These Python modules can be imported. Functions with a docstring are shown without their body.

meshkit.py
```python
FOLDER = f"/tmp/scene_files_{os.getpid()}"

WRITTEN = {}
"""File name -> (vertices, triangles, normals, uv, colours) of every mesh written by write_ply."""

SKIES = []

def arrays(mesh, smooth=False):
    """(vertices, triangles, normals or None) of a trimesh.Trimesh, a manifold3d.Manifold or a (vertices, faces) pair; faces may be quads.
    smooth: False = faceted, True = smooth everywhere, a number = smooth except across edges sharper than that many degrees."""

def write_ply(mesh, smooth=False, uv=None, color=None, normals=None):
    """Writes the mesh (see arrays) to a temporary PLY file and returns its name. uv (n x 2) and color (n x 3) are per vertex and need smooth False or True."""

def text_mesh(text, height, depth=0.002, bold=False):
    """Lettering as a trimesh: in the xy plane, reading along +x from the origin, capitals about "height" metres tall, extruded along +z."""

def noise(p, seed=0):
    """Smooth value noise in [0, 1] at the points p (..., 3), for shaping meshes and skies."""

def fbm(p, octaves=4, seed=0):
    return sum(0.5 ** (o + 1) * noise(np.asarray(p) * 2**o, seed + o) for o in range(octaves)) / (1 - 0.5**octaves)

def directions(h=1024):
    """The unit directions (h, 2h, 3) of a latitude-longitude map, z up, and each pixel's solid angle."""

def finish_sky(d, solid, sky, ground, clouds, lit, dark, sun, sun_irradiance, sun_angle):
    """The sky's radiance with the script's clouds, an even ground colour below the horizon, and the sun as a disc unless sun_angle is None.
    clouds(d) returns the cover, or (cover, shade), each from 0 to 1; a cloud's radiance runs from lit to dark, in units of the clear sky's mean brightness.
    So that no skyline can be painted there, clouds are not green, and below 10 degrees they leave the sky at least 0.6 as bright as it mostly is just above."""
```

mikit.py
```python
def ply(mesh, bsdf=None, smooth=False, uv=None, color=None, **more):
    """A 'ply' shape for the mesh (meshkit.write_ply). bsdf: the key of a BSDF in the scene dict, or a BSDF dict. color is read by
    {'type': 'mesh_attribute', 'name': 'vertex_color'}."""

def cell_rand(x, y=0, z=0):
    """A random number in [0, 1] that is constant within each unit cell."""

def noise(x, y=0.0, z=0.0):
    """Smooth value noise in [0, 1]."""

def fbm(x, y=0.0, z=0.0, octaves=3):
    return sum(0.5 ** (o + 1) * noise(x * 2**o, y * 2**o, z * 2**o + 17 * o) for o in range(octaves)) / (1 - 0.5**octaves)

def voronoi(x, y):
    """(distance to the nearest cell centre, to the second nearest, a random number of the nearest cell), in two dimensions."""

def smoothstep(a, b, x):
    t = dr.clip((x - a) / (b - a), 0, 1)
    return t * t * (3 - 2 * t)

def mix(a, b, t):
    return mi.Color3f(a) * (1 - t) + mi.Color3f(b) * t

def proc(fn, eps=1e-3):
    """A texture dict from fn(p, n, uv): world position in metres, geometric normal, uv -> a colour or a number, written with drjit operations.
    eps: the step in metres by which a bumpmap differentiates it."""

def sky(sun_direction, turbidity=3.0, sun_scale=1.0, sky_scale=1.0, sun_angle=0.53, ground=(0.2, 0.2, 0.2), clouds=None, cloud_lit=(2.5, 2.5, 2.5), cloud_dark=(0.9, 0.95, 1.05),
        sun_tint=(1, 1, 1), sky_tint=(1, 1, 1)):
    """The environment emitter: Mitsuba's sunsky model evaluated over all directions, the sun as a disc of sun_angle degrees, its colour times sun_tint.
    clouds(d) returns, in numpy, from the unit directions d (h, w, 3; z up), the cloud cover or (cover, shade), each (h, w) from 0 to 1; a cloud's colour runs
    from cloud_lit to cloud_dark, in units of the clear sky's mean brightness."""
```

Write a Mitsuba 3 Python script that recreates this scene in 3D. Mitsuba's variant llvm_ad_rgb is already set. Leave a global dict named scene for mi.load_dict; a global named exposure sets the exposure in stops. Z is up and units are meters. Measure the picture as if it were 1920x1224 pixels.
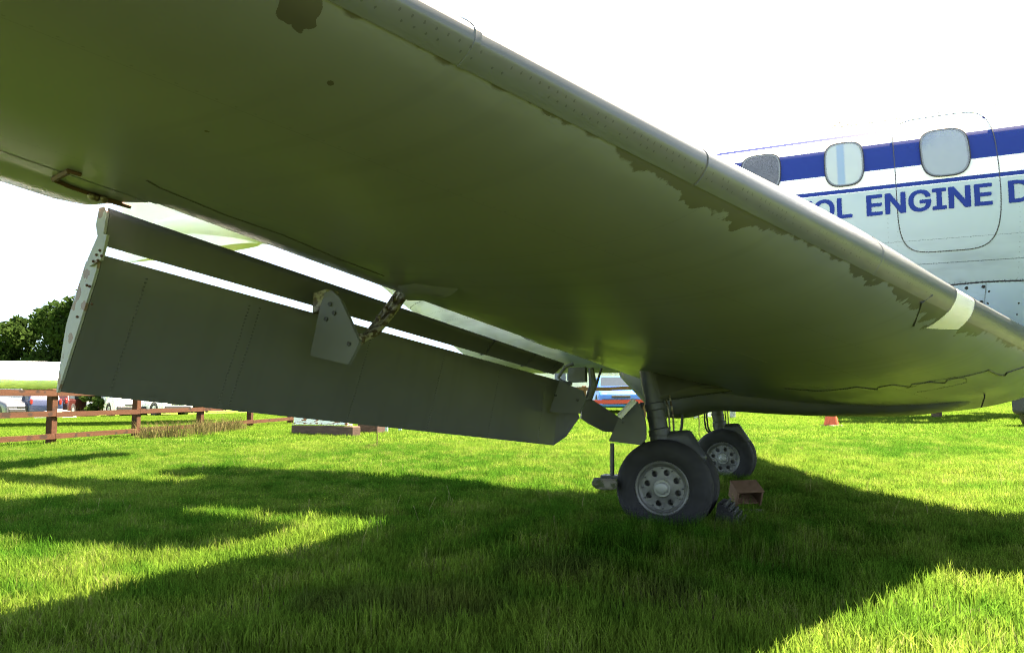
import math, random
import numpy as np, trimesh, manifold3d as m3
import shapely.geometry as sg
import mitsuba as mi, drjit as dr
import mikit, meshkit
from mikit import proc, ply, noise, fbm, cell_rand, smoothstep, mix
T = mi.ScalarTransform4f
rng = np.random.default_rng(7)
scene, labels = {}, {}

# ------------------------------------------------------------------ camera, sky, exposure
CAM = np.array([.854, -5.577, .74])
YAW, PITCH = math.radians(24.9), math.radians(3.45)
FH = np.array([-math.sin(YAW), math.cos(YAW), 0.]); RH = np.array([math.cos(YAW), math.sin(YAW), 0.])
FW = FH*math.cos(PITCH) + np.array([0, 0, math.sin(PITCH)])
scene['camera'] = {'type': 'perspective', 'fov': 75.95, 'fov_axis': 'x', 'near_clip': .05, 'far_clip': 2000.,
                   'principal_point_offset_x': 0., 'principal_point_offset_y': -.0719,
                   'to_world': T().look_at(origin=CAM.tolist(), target=(CAM+FW).tolist(), up=[0, 0, 1])}
SUN = np.array([.37, .52, 1.0])
def haze_clouds(d):
    n = meshkit.fbm(d*np.array([2.2, 2.2, 4.0]), 4, 3)
    return np.clip(.62+.7*(n-.5), 0, 1), np.clip(.9*(n-.5), 0, .25)
scene['sky'] = mikit.sky(SUN, turbidity=2.8, sky_scale=.46, sky_tint=(1.02, 1.0, 1.0), clouds=haze_clouds, cloud_lit=(1.08, 1.13, 1.22), cloud_dark=(.85, .88, .95), ground=(.08, .12, .04))
exposure = 5.2

# ------------------------------------------------------------------ helpers
def obj(key, mesh, mat, smooth=30, **k):
    base = key; i = 0
    while key in scene:
        i += 1; key = '%s_%03d' % (base, i)
    scene[key] = ply(mesh, mat, smooth=smooth, **k)
    return key
def thing(name):
    i = 0; key = name
    while key in labels or any(s == key or s.startswith(key+'__') for s in scene):
        i += 1; key = '%s_%03d' % (name, i)
    return key
def tag(key, label, cat, group=None, kind=None):
    labels[key] = {'label': label, 'category': cat}
    if group: labels[key]['group'] = group
    if kind: labels[key]['kind'] = kind
def lab(key, label): labels[key] = {'label': label}
def cat(*ms):
    ms = [m for m in ms]
    return trimesh.util.concatenate(ms)
def tm(m):
    if hasattr(m, 'to_mesh'):
        q = m.to_mesh(); return trimesh.Trimesh(q.vert_properties[:, :3], q.tri_verts, process=False)
    return m
def box(c, s, rz=0, ch=0.0):
    c, s = np.asarray(c, float), np.asarray(s, float)
    if ch:
        h = s/2
        pts = []
        for sx in (-1, 1):
            for sy in (-1, 1):
                for sz in (-1, 1):
                    for k in range(3):
                        p = h.copy()-ch; p[k] += ch
                        pts.append(p*np.array([sx, sy, sz]))
        m = trimesh.convex.convex_hull(np.array(pts))
    else:
        m = trimesh.creation.box(s)
    m.apply_transform(trimesh.transformations.rotation_matrix(rz, [0, 0, 1])); m.apply_translation(c)
    return m
def tube(pts, r, n=10, caps=True):
    p = np.asarray(pts, float); r = np.broadcast_to(r, (len(p),))
    t = np.gradient(p, axis=0); t /= np.linalg.norm(t, axis=1, keepdims=True)+1e-12
    ref = np.array([0, 0, 1.]) if abs(t[0, 2]) < .8 else np.array([1., 0, 0])
    v = []
    for i in range(len(p)):
        a = np.cross(t[i], ref); a /= np.linalg.norm(a)+1e-12; b = np.cross(t[i], a)
        ang = np.arange(n)*2*np.pi/n
        v.append(p[i]+r[i]*(np.cos(ang)[:, None]*a+np.sin(ang)[:, None]*b))
    return loft(v, caps)
def loft(rings, caps=True, closed=True):
    v = np.vstack(rings); m = len(rings[0]); f = []
    for i in range(len(rings)-1):
        for j in range(m if closed else m-1):
            a, b, c, d = i*m+j, i*m+(j+1) % m, (i+1)*m+(j+1) % m, (i+1)*m+j
            f += [[a, b, c], [a, c, d]]
    if caps and closed:
        for k, rev in ((0, True), (len(rings)-1, False)):
            c = len(v); v = np.vstack([v, rings[k].mean(0)])
            for j in range(m):
                t = [k*m+j, k*m+(j+1) % m, c]
                f.append(t[::-1] if rev else t)
    q = trimesh.Trimesh(v, np.array(f), process=False)
    if closed and caps and q.volume < 0: q.invert()
    return q
def revolve(prof, axis='y', center=(0, 0, 0), n=48, ring=False):
    """prof: list of (radius, along)."""
    a = np.arange(n)*2*np.pi/n; rings = []
    for r, h in prof:
        if axis == 'y': rings.append(np.stack([r*np.cos(a), np.full(n, h), r*np.sin(a)], 1))
        elif axis == 'x': rings.append(np.stack([np.full(n, h), r*np.cos(a), r*np.sin(a)], 1))
        else: rings.append(np.stack([r*np.cos(a), r*np.sin(a), np.full(n, h)], 1))
    if ring: rings.append(rings[0])
    m = loft(rings, caps=not ring)
    if ring and m.volume < 0: m.invert()
    m.apply_translation(center)
    return m
def slab(poly, nrm, th):
    """Planar polygon (world points) given a thickness th along +nrm and -nrm/0."""
    p = np.asarray(poly, float); n = np.asarray(nrm, float); n /= np.linalg.norm(n)
    return loft([p-n*th/2, p+n*th/2])
def prism(poly, nrm, th, ch=.003):
    """Flat plate from a polygon (may be concave): triangulated faces plus rim."""
    p = np.asarray(poly, float); n = np.asarray(nrm, float); n /= np.linalg.norm(n)
    a = p[1]-p[0]; a -= n*(a@n); a /= np.linalg.norm(a); b = np.cross(n, a); c = p.mean(0)
    g = sg.Polygon([((q-c)@a, (q-c)@b) for q in p])
    m = trimesh.creation.extrude_polygon(g, th, engine='earcut')
    M = np.eye(4); M[:3, 0], M[:3, 1], M[:3, 2], M[:3, 3] = a, b, n, c-n*th/2
    m.apply_transform(M); return m
def hull(spheres, seg=14):
    return tm(m3.Manifold.batch_hull([m3.Manifold.sphere(r, seg).translate(tuple(float(x) for x in c)) for c, r in spheres]))
def lin(rgb): return [float(x) for x in rgb]

# ------------------------------------------------------------------ materials
def mat(name, rgb, rough=.5, metal=0., spec=.5, **k):
    scene[name] = {'type': 'twosided', 'b': {'type': 'principled', 'base_color': rgb if isinstance(rgb, dict) else {'type': 'rgb', 'value': lin(rgb)},
                   'roughness': rough if isinstance(rough, dict) else float(rough), 'metallic': float(metal), 'specular': float(spec), **k}}
WHITE, BLUE = (.80, .81, .80), (.016, .035, .20)
LGREY = (.36, .435, .47)
def nosex(a): return 1.93-.45*(a-1.1)
def fuselage_col(p, n, uv):
    x, y = p.x, p.y
    z = p.z+.021*(x-1.2)
    grime = fbm(x*3, z*9, y*3, 4)
    c = mix(LGREY, WHITE, dr.maximum(smoothstep(2.135, 2.137, z), smoothstep(-1.0, -1.1, x)))
    band = ((z > 2.275) & (z < 2.472)) | ((z > 2.140) & (z < 2.166)) | ((z > 2.568) & (z < 2.589))
    band = band & (x < 5.0) & (x > -3.3)
    c = dr.select(band, mi.Color3f(*BLUE), c)
    low = 1-smoothstep(1.5, 1.95, z)
    c = c*(1-.28*low*smoothstep(.42, .68, grime))
    # skin laps and rivets on the lower side
    lap = dr.maximum(1-dr.abs(z-1.66)/.0035, 0)+dr.maximum(1-dr.abs(z-1.80)/.0016, 0)
    lap += dr.maximum(1-dr.abs(x-1.30)/.002, 0)*dr.select(z < 1.66, 1., 0.)+dr.maximum(1-dr.abs(x-2.35)/.002, 0)
    riv = mi.Float(0)
    for zz in (1.545, 1.47):
        u = x/.028; d2 = dr.square((u-dr.floor(u)-.5)*.028)+dr.square(z-zz)
        riv += dr.select(d2 < .0032**2, 1., 0.)
    for xx in (1.285, 1.335, .62, 1.95):
        u = z/.028; d2 = dr.square((u-dr.floor(u)-.5)*.028)+dr.square(x-xx)
        riv += dr.select((d2 < .0028**2) & (z < 2.1), .6, 0.)
    c = c*(1-.75*dr.clip(lap, 0, 1))*(1-.45*dr.clip(riv, 0, 1))
    return c
mat('fuselage_paint', proc(fuselage_col), .5, spec=.12)
def under_col(p, n, uv):
    x, y, z = p.x, p.y, p.z
    a = dr.abs(y); d = nosex(a)-x
    base = mi.Color3f(.160, .168, .185)
    st = fbm(x*1.3, y*5, 0., 4)
    base = base*(.94+.12*st)
    streak = fbm(x*1.2+3, y*38, 2., 3)
    base = base*1.0
    ln = dr.maximum(1-dr.abs(a-2.75)/.0018, 0)+dr.maximum(1-dr.abs(a-3.9)/.0016, 0)+dr.maximum(1-dr.abs(d-.95)/.0016, 0)*dr.select(a > 2.75, 1., 0.)+dr.maximum(1-dr.abs(d-.36)/.0014, 0)
    u9 = a/.03; rv = dr.square((u9-dr.floor(u9)-.5)*.03)+dr.square(d-.94); rv2 = dr.square((u9-dr.floor(u9)-.5)*.03)+dr.square(d-.352)
    base = base*(1-.22*dr.clip(ln, 0, 1))*(1-dr.select((rv < .0022**2) | (rv2 < .0022**2), .2, 0.))
    drip = smoothstep(.62, .72, fbm(a*16, 4., 1., 3))*smoothstep(.30, .7, noise(d*2.3, a*5., 3.))
    base = base*(1-.05*drip)
    # lost paint behind the leading edge
    span = smoothstep(.9, 1.3, a)*(1-smoothstep(3.9, 4.4, a))*(.35+.65*smoothstep(.3, .6, noise(a*2.3, 5.)))
    edge = .034+.050*span*noise(a*7, 1., 2.)*1.3
    rag = fbm(a*26, d*26, 9., 4)
    chip = smoothstep(.0, .008, edge*(.45+1.1*rag)-d)
    r2 = dr.square(x-CHX)+dr.square(y-CHY)
    rr = .034+.03*(fbm(x*30, y*30, 1., 3)-.5)*2
    chip = dr.maximum(chip, dr.select(r2 < rr*rr, 1., 0.))
    for cx, cy, cr in SPOTS:
        r2 = dr.square(x-cx)+dr.square(y-cy)
        rr = cr*(.6+.8*fbm(x*60, y*60, 4., 2))
        chip = dr.maximum(chip, dr.select(r2 < rr*rr, 1., 0.))
    base = mix(base, (.060, .054, .042), chip*.85)
    line = dr.maximum(1-dr.abs(d-.62)/.0022, 0)*dr.select(a < 2.2, 1., 0.)
    base = base*(1-.5*line)
    # weathered bare strip ahead of the shroud, flap slot reflection painted in
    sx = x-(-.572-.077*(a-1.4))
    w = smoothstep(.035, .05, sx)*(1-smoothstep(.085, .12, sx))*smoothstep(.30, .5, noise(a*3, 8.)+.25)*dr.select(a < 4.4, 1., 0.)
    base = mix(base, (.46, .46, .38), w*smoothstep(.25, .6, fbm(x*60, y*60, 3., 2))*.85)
    return base
A1 = (0.179, -4.861, 1.338); CHX, CHY = A1[0], A1[1]
SPOTS = [(q[0], q[1], s) for q, s in (((0.388, -4.478, 1.331), .012), ((0.405, -4.437, 1.327), .015), ((0.122, -4.729, 1.296), .006), ((-0.189, -4.714, 1.276), .004))]
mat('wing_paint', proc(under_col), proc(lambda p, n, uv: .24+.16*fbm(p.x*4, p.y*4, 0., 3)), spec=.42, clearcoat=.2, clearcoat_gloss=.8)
def le_col(p, n, uv):
    a = dr.abs(p.y); u = a/.021; d = nosex(a)-p.x
    c = mi.Color3f(.088, .092, .09)*(.85+.3*fbm(p.x*5, p.y*11, p.z*30, 3))
    dots = mi.Float(0)
    for k, zz in enumerate((.004, .013)):
        q = u+.5*k; d2 = dr.square((q-dr.floor(q)-.5)*.021)+dr.square(d-zz)
        dots += dr.select((d2 < .0017**2) & (cell_rand(dr.floor(q), k) > .3), 1., 0.)
    return c*(1-.38*dr.clip(dots, 0, 1))
mat('leading_edge_metal', proc(le_col), .28, metal=.0, spec=.55)
mat('cream_lens', (.84, .79, .68), .3)
mat('flap_paint', proc(lambda p, n, uv: mi.Color3f(.088, .092, .090)*(.85+.3*fbm(p.x*5, p.y*3, p.z*3, 4))*(1-.04*smoothstep(.5, .7, fbm(p.x*2, p.y*30, p.z*2, 3)))), .42, spec=.4)
def cap_col(p, n, uv):
    c = mi.Color3f(.26, .27, .265)*(.9+.2*fbm(p.x*20, p.y*20, p.z*14, 3))
    chip = smoothstep(.60, .63, fbm(p.x*34, 3., p.z*22, 4))
    return mix(c, (.16, .10, .07), chip*.9)
mat('end_cap_paint', proc(cap_col), .45)
mat('hinge_paint', proc(lambda p, n, uv: mi.Color3f(.098, .104, .104)*(.9+.2*fbm(p.x*9, p.y*9, p.z*9, 3))), .45)
mat('link_metal', proc(lambda p, n, uv: mix((.26, .24, .18), (.06, .042, .026), smoothstep(.4, .62, fbm(p.x*40, p.y*40, p.z*40, 3)))), .5, metal=.3)
mat('dark_metal', (.035, .037, .040), .5)
mat('gear_grey', proc(lambda p, n, uv: mi.Color3f(.045, .048, .052)*(.75+.5*fbm(p.x*14, p.y*14, p.z*10, 3))), .42, metal=.1)
mat('tyre_rubber', proc(lambda p, n, uv: mi.Color3f(.018, .018, .020)*(.7+.9*fbm(p.x*16, p.y*16, p.z*16, 4))), .75, spec=.35)
mat('rim_alloy', proc(lambda p, n, uv: mi.Color3f(.14, .14, .135)*(.7+.6*fbm(p.x*26, p.y*26, p.z*26, 3))), .42, metal=.35)
mat('hub_alloy', (.25, .255, .25), .35, metal=.4)
mat('rust_dark', (.07, .035, .022), .8)
mat('black_seal', (.02, .02, .022), .6)
mat('letter_blue', BLUE, .5, spec=.12)
mat('letter_pale', (.06, .057, .05), .6, spec=.1)
def timber_col(p, n, uv):
    g = fbm(p.x*3, p.y*3, p.z*40, 4)
    c = mix((.032, .013, .006), (.068, .028, .013), g)
    return mix(c, (.022, .012, .008), smoothstep(.58, .72, fbm(p.x*7, p.y*7, p.z*7, 3)))
mat('fence_timber', proc(timber_col), .8, spec=.2)
mat('rail_timber', proc(lambda p, n, uv: mix((.13, .075, .03), (.07, .04, .02), fbm(p.x*6, p.y*6, p.z*30, 3))), .8, spec=.2)
mat('rail_red', proc(lambda p, n, uv: mix((.50, .04, .02), (.34, .045, .02), fbm(p.x*9, p.y*9, p.z*20, 3))), .6)
mat('glass_dark', (.03, .04, .05), .06, spec=.8)
mat('car_silver', (.10, .105, .12), .25, metal=.5, clearcoat=1.)
mat('car_navy', (.010, .018, .055), .25, clearcoat=1.)
mat('car_white', (.78, .78, .76), .3, clearcoat=1.)
mat('car_red', (.03, .006, .006), .3, clearcoat=1.)
mat('car_blue', (.04, .16, .62), .22, clearcoat=1.)
mat('black_plastic', (.025, .025, .027), .55)
mat('lamp_clear', (.75, .77, .78), .12)
mat('lamp_red', (.5, .02, .02), .2)
mat('plate_white', (.75, .75, .72), .5)
mat('white_wall', proc(lambda p, n, uv: mi.Color3f(.72, .71, .68)*(.92+.14*fbm(p.x*2, p.y*2, p.z*2, 3))), .8)
mat('roof_tile', proc(lambda p, n, uv: mi.Color3f(.18, .14, .12)*(.7+.6*fbm(p.x*3, p.y*3, p.z*9, 3))), .8)
mat('wood_box', proc(lambda p, n, uv: mix((.20, .125, .08), (.125, .075, .045), fbm(p.x*30, p.y*8, p.z*30, 3))), .8, spec=.2)
mat('mat_ribbed', (.030, .030, .029), .8)
mat('stone', proc(lambda p, n, uv: mix((.20, .185, .15), (.06, .07, .035), smoothstep(.4, .6, fbm(p.x*26, p.y*26, p.z*26, 4)))), .9, spec=.2)
def white_rust(p, n, uv):
    r = smoothstep(.56, .62, fbm(p.x*9, p.y*9, p.z*26, 4))
    return mix((.70, .73, .75), (.20, .07, .03), r)
mat('white_rusty', proc(white_rust), .5)
mat('old_sleeper', proc(lambda p, n, uv: mi.Color3f(.075, .05, .04)*(.6+.9*fbm(p.x*8, p.y*8, p.z*30, 3))), .9, spec=.2)
mat('pale_blue', (.38, .55, .60), .6)
mat('concrete_grey', proc(lambda p, n, uv: mi.Color3f(.33, .34, .33)*(.75+.5*fbm(p.x*12, p.y*12, p.z*12, 3))), .9, spec=.2)
mat('cone_orange', (.55, .09, .03), .6)
mat('navy_cloth', (.012, .014, .055), .8, sheen=.4)
mat('wire', (.25, .25, .24), .5, metal=.6)
mat('bark', proc(lambda p, n, uv: mi.Color3f(.09, .07, .05)*(.6+.8*fbm(p.x*5, p.y*5, p.z*2, 3))), .95, spec=.1)
def leafmat(name, a, b, trans=.9, s=1.2):
    scene[name] = {'type': 'principledthin', 'base_color': proc(lambda p, n, uv: mix(a, b, fbm(p.x*s, p.y*s, p.z*s, 3))),
                   'roughness': .55, 'diff_trans': float(trans), 'spec_trans': 0.}
leafmat('oak_leaf', (.014, .032, .008), (.040, .066, .014))
leafmat('yellow_leaf', (.20, .21, .03), (.32, .27, .05))
leafmat('hedge_leaf', (.030, .055, .015), (.06, .10, .02))
leafmat('dry_stalk', (.06, .065, .018), (.13, .11, .048), .5)
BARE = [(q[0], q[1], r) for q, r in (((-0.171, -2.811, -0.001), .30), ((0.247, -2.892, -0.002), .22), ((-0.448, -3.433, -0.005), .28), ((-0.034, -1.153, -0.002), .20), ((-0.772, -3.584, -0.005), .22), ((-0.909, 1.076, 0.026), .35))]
def grass_col(p, n, uv):
    big = fbm(p.x*.55, p.y*.55, 0., 3); fine = fbm(p.x*5, p.y*5, 3., 2); tiny = cell_rand(dr.floor(p.x*70), dr.floor(p.y*70))
    c = mix((.052, .142, .012), (.165, .25, .030), smoothstep(.25, .75, big*.5+fine*.5))
    dry = smoothstep(.70, .86, fine*.45+tiny*.55)
    c = mix(c, (.25, .235, .10), dry*.6)
    c = c*(.62+.62*cell_rand(dr.floor(p.x*55), dr.floor(p.y*55), 3.))
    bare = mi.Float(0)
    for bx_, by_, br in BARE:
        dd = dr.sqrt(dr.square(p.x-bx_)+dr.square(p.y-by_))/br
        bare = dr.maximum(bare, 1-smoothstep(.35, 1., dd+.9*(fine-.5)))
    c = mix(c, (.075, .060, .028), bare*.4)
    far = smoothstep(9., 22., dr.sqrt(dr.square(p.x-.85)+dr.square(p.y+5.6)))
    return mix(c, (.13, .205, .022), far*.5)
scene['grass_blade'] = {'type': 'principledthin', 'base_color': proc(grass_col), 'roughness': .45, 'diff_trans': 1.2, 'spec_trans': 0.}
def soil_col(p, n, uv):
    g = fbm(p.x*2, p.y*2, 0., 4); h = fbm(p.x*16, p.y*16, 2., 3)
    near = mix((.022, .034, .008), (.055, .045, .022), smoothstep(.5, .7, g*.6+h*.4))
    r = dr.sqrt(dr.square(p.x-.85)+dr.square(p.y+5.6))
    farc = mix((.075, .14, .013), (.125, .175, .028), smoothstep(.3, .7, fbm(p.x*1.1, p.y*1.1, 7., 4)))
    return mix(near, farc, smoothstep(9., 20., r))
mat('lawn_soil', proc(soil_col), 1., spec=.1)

# ------------------------------------------------------------------ ground
def terrain(x, y):
    x, y = np.asarray(x, float), np.asarray(y, float)
    d = (x-CAM[0])*FH[0]+(y-CAM[1])*FH[1]; r = (x-CAM[0])*RH[0]+(y-CAM[1])*RH[1]
    s = np.clip(r/np.maximum(d, .5), -1, 1)
    z = np.where(d > 6, (np.minimum(d, 70)-6)*(.0155+(s+.75)*.0228), 0)
    return z
def gp(px, D):
    v = FH*D+RH*(D*(px-960)/1230.); x, y = CAM[0]+v[0], CAM[1]+v[1]
    return np.array([x, y, float(terrain(x, y))])
def fr(F_, R_):
    q = CAM+FH*F_+RH*R_; return np.array([q[0], q[1], float(terrain(q[0], q[1]))])
g1 = np.concatenate([np.linspace(-500, -80, 12), np.linspace(-70, -14, 20), np.linspace(-12, 40, 105), np.linspace(44, 90, 16), np.linspace(110, 600, 12)])
gx, gy = np.meshgrid(g1-6, g1, indexing='ij'); n_ = len(g1)
gv = np.stack([gx, gy, terrain(gx, gy)+.02*(meshkit.fbm(np.stack([gx*.8, gy*.8, gx*0], -1), 3)-.5)*(np.hypot(gx, gy) < 60)], -1).reshape(-1, 3)
ii, jj = np.meshgrid(np.arange(n_-1), np.arange(n_-1), indexing='ij')
q0 = (ii*n_+jj).ravel()
gf = np.vstack([np.stack([q0, q0+n_, q0+n_+1], 1), np.stack([q0, q0+n_+1, q0+1], 1)])
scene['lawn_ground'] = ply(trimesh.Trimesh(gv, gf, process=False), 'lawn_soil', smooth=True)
tag('lawn_ground', 'green airfield lawn with bare brown patches in the shade under the wing', 'ground', kind='structure')

# ------------------------------------------------------------------ aircraft: analytic wing
def nose(a): return 1.93-.45*(a-1.1), 1.19+.0542*(a-1.1)
def trail(a): return -.95-.067*(a-1.1), 1.16+.0636*(a-1.1)
def amps(a): return max(.10-.004*(a-1.1), .05)+.080*math.exp(-((a-3.15)/.75)**2), max(.32-.0576*(a-1.1), .07)
def shp(u): return 10*(.2969*np.sqrt(u)-.126*u-.3516*u*u+.2843*u**3-.1036*u**4)
def shroud(a): return -.572-.077*(a-1.4)
def wpt(a, u, up, off=0.):
    xn, zn = nose(a); xt, zt = trail(a); au, al = amps(a)
    u = np.asarray(u, float)
    z = zn+(zt-zn)*u+(au if up else -al)*shp(u)+(off if up else -off)
    return np.stack([xn+(xt-xn)*u, np.full_like(u, -a), z], -1)
def ushroud(a):
    xn, xt = nose(a)[0], trail(a)[0]; return (xn-shroud(a))/(xn-xt)
def section(a, u0=0., u1=None, lip=True, N=34):
    u1 = ushroud(a) if u1 is None else u1
    th = np.linspace(0, np.pi, N); u = u0+(u1-u0)*(.5-.5*np.cos(th))
    if u0 == 0: u = u1*(np.linspace(0, 1, N)**1.9)
    lo = wpt(a, u, False)
    if lip:
        xn, xt = nose(a)[0], trail(a)[0]; c = xn-xt
        w = np.clip((u-(u1-.075/c))/(.075/c), 0, 1); lo[:, 2] += .030*w**2
    up = wpt(a, u, True)
    return np.vstack([up[::-1], lo[1:] if u0 == 0 else lo])
LAMP0, LAMP1 = 2.03, 2.27
ya = lambda a, b, n: np.linspace(a, b, n)
def wing_seg(a0, a1, n, u0=0., u1f=None, lip=True):
    rings = [section(a, u0, None if u1f is None else u1f(a), lip) for a in ya(a0, a1, n)]
    return loft(rings)
AIL = 4.41
uail = lambda a: .735
wing = cat(wing_seg(.0, LAMP0, 12), wing_seg(LAMP0, LAMP1, 5, .027), wing_seg(LAMP1, AIL, 20),
           wing_seg(AIL, 7.0, 16, 0., uail, False))
A = 'jet_airplane'
tag(A, 'white jet with blue stripes and lettering, its wing, lowered flap and wheels filling the view', 'airplane')
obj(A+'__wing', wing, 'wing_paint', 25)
lab(A+'__wing', 'near wing seen from below, green light in its glossy grey underside')
mirror = trimesh.Trimesh(cat(wing_seg(.0, AIL, 14), wing_seg(AIL, 7.0, 8, 0., uail, False)).vertices*[1, -1, 1], cat(wing_seg(.0, AIL, 14), wing_seg(AIL, 7.0, 8, 0., uail, False)).faces[:, ::-1], process=False)
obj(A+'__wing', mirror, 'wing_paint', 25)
# leading edge strips, standing 3 mm proud
def le_strip(a0, a1, n=8, off=.003):
    rings = []
    for a in ya(a0, a1, n):
        k = .031/(nose(a)[0]-trail(a)[0])
        u = k*np.linspace(0, 1, 9)**2
        o = np.vstack([wpt(a, u[::-1]*1.0, True, off), wpt(a, u[1:], False, off)])
        o[:, 0] += off*np.linspace(0, 1, 9)[np.abs(np.arange(17)-8)*0+0]*0+off*np.exp(-((np.arange(17)-8)/3.)**2)
        i = o.copy(); c = o.mean(0); i = np.vstack([wpt(a, u[::-1], True, -.004), wpt(a, u[1:], False, -.004)]); i[:, 0] -= .004
        rings.append(np.vstack([o, i[::-1]]))
    return loft(rings)
JO = [1.0, 1.55, LAMP0-.01]
for a0, a1 in ((1.0, LAMP0-.012), (LAMP1+.012, 3.985), (3.993, 4.62), (4.626, 5.9)):
    k = obj(A+'__leading_edge', le_strip(a0, a1, 14), 'leading_edge_metal', 30)
for a in (LAMP0-.006, LAMP1+.006, 3.0, 4.623):
    obj(A+'__leading_edge__joint_strip', le_strip(a-.006, a+.006, 2, .0048), 'leading_edge_metal', 30)
# landing light cover: a curved lens running back to a point on the lower side
rings = []
for a in ya(LAMP0, LAMP1, 9):
    w = (a-LAMP0)/(LAMP1-LAMP0)
    c = nose(a)[0]-trail(a)[0]
    ul = (.066+.048*w)/c; uu = .06/c
    u = np.linspace(0, 1, 9)**2
    o = np.vstack([wpt(a, uu*u[::-1], True, .002), wpt(a, ul*u[1:], False, .002)]); i = np.vstack([wpt(a, uu*u[::-1], True, -.006), wpt(a, ul*u[1:], False, -.006)])
    o[8, 0] += .002
    rings.append(o)
obj(A+'__landing_light', loft(rings, caps=False, closed=False), 'cream_lens', True)
lab(A+'__landing_light', 'cream triangular landing light cover in the leading edge')
# aileron behind a thin hinge gap
def ail_section(a, N=18):
    xn, xt = nose(a)[0], trail(a)[0]; c = xn-xt; ug = .735+.010/c
    u = ug+(1-ug)*np.linspace(0, 1, N); lo = wpt(a, u, False); up = wpt(a, u, True)
    lo[:, 2] -= .0
    w = np.linspace(0, 1, N); lo[:, 2] += -.012*np.clip(1-abs(w-.62)/.38, 0, 1)
    up[-1, 2] = lo[-1, 2]+.006
    return np.vstack([up[::-1], lo])
obj(A+'__aileron', loft([ail_section(a) for a in ya(AIL+.012, 6.9, 18)]), 'wing_paint', 20)
def on_low(a, u, off=.003): return wpt(a, np.array([u]), False, off)[0]
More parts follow.
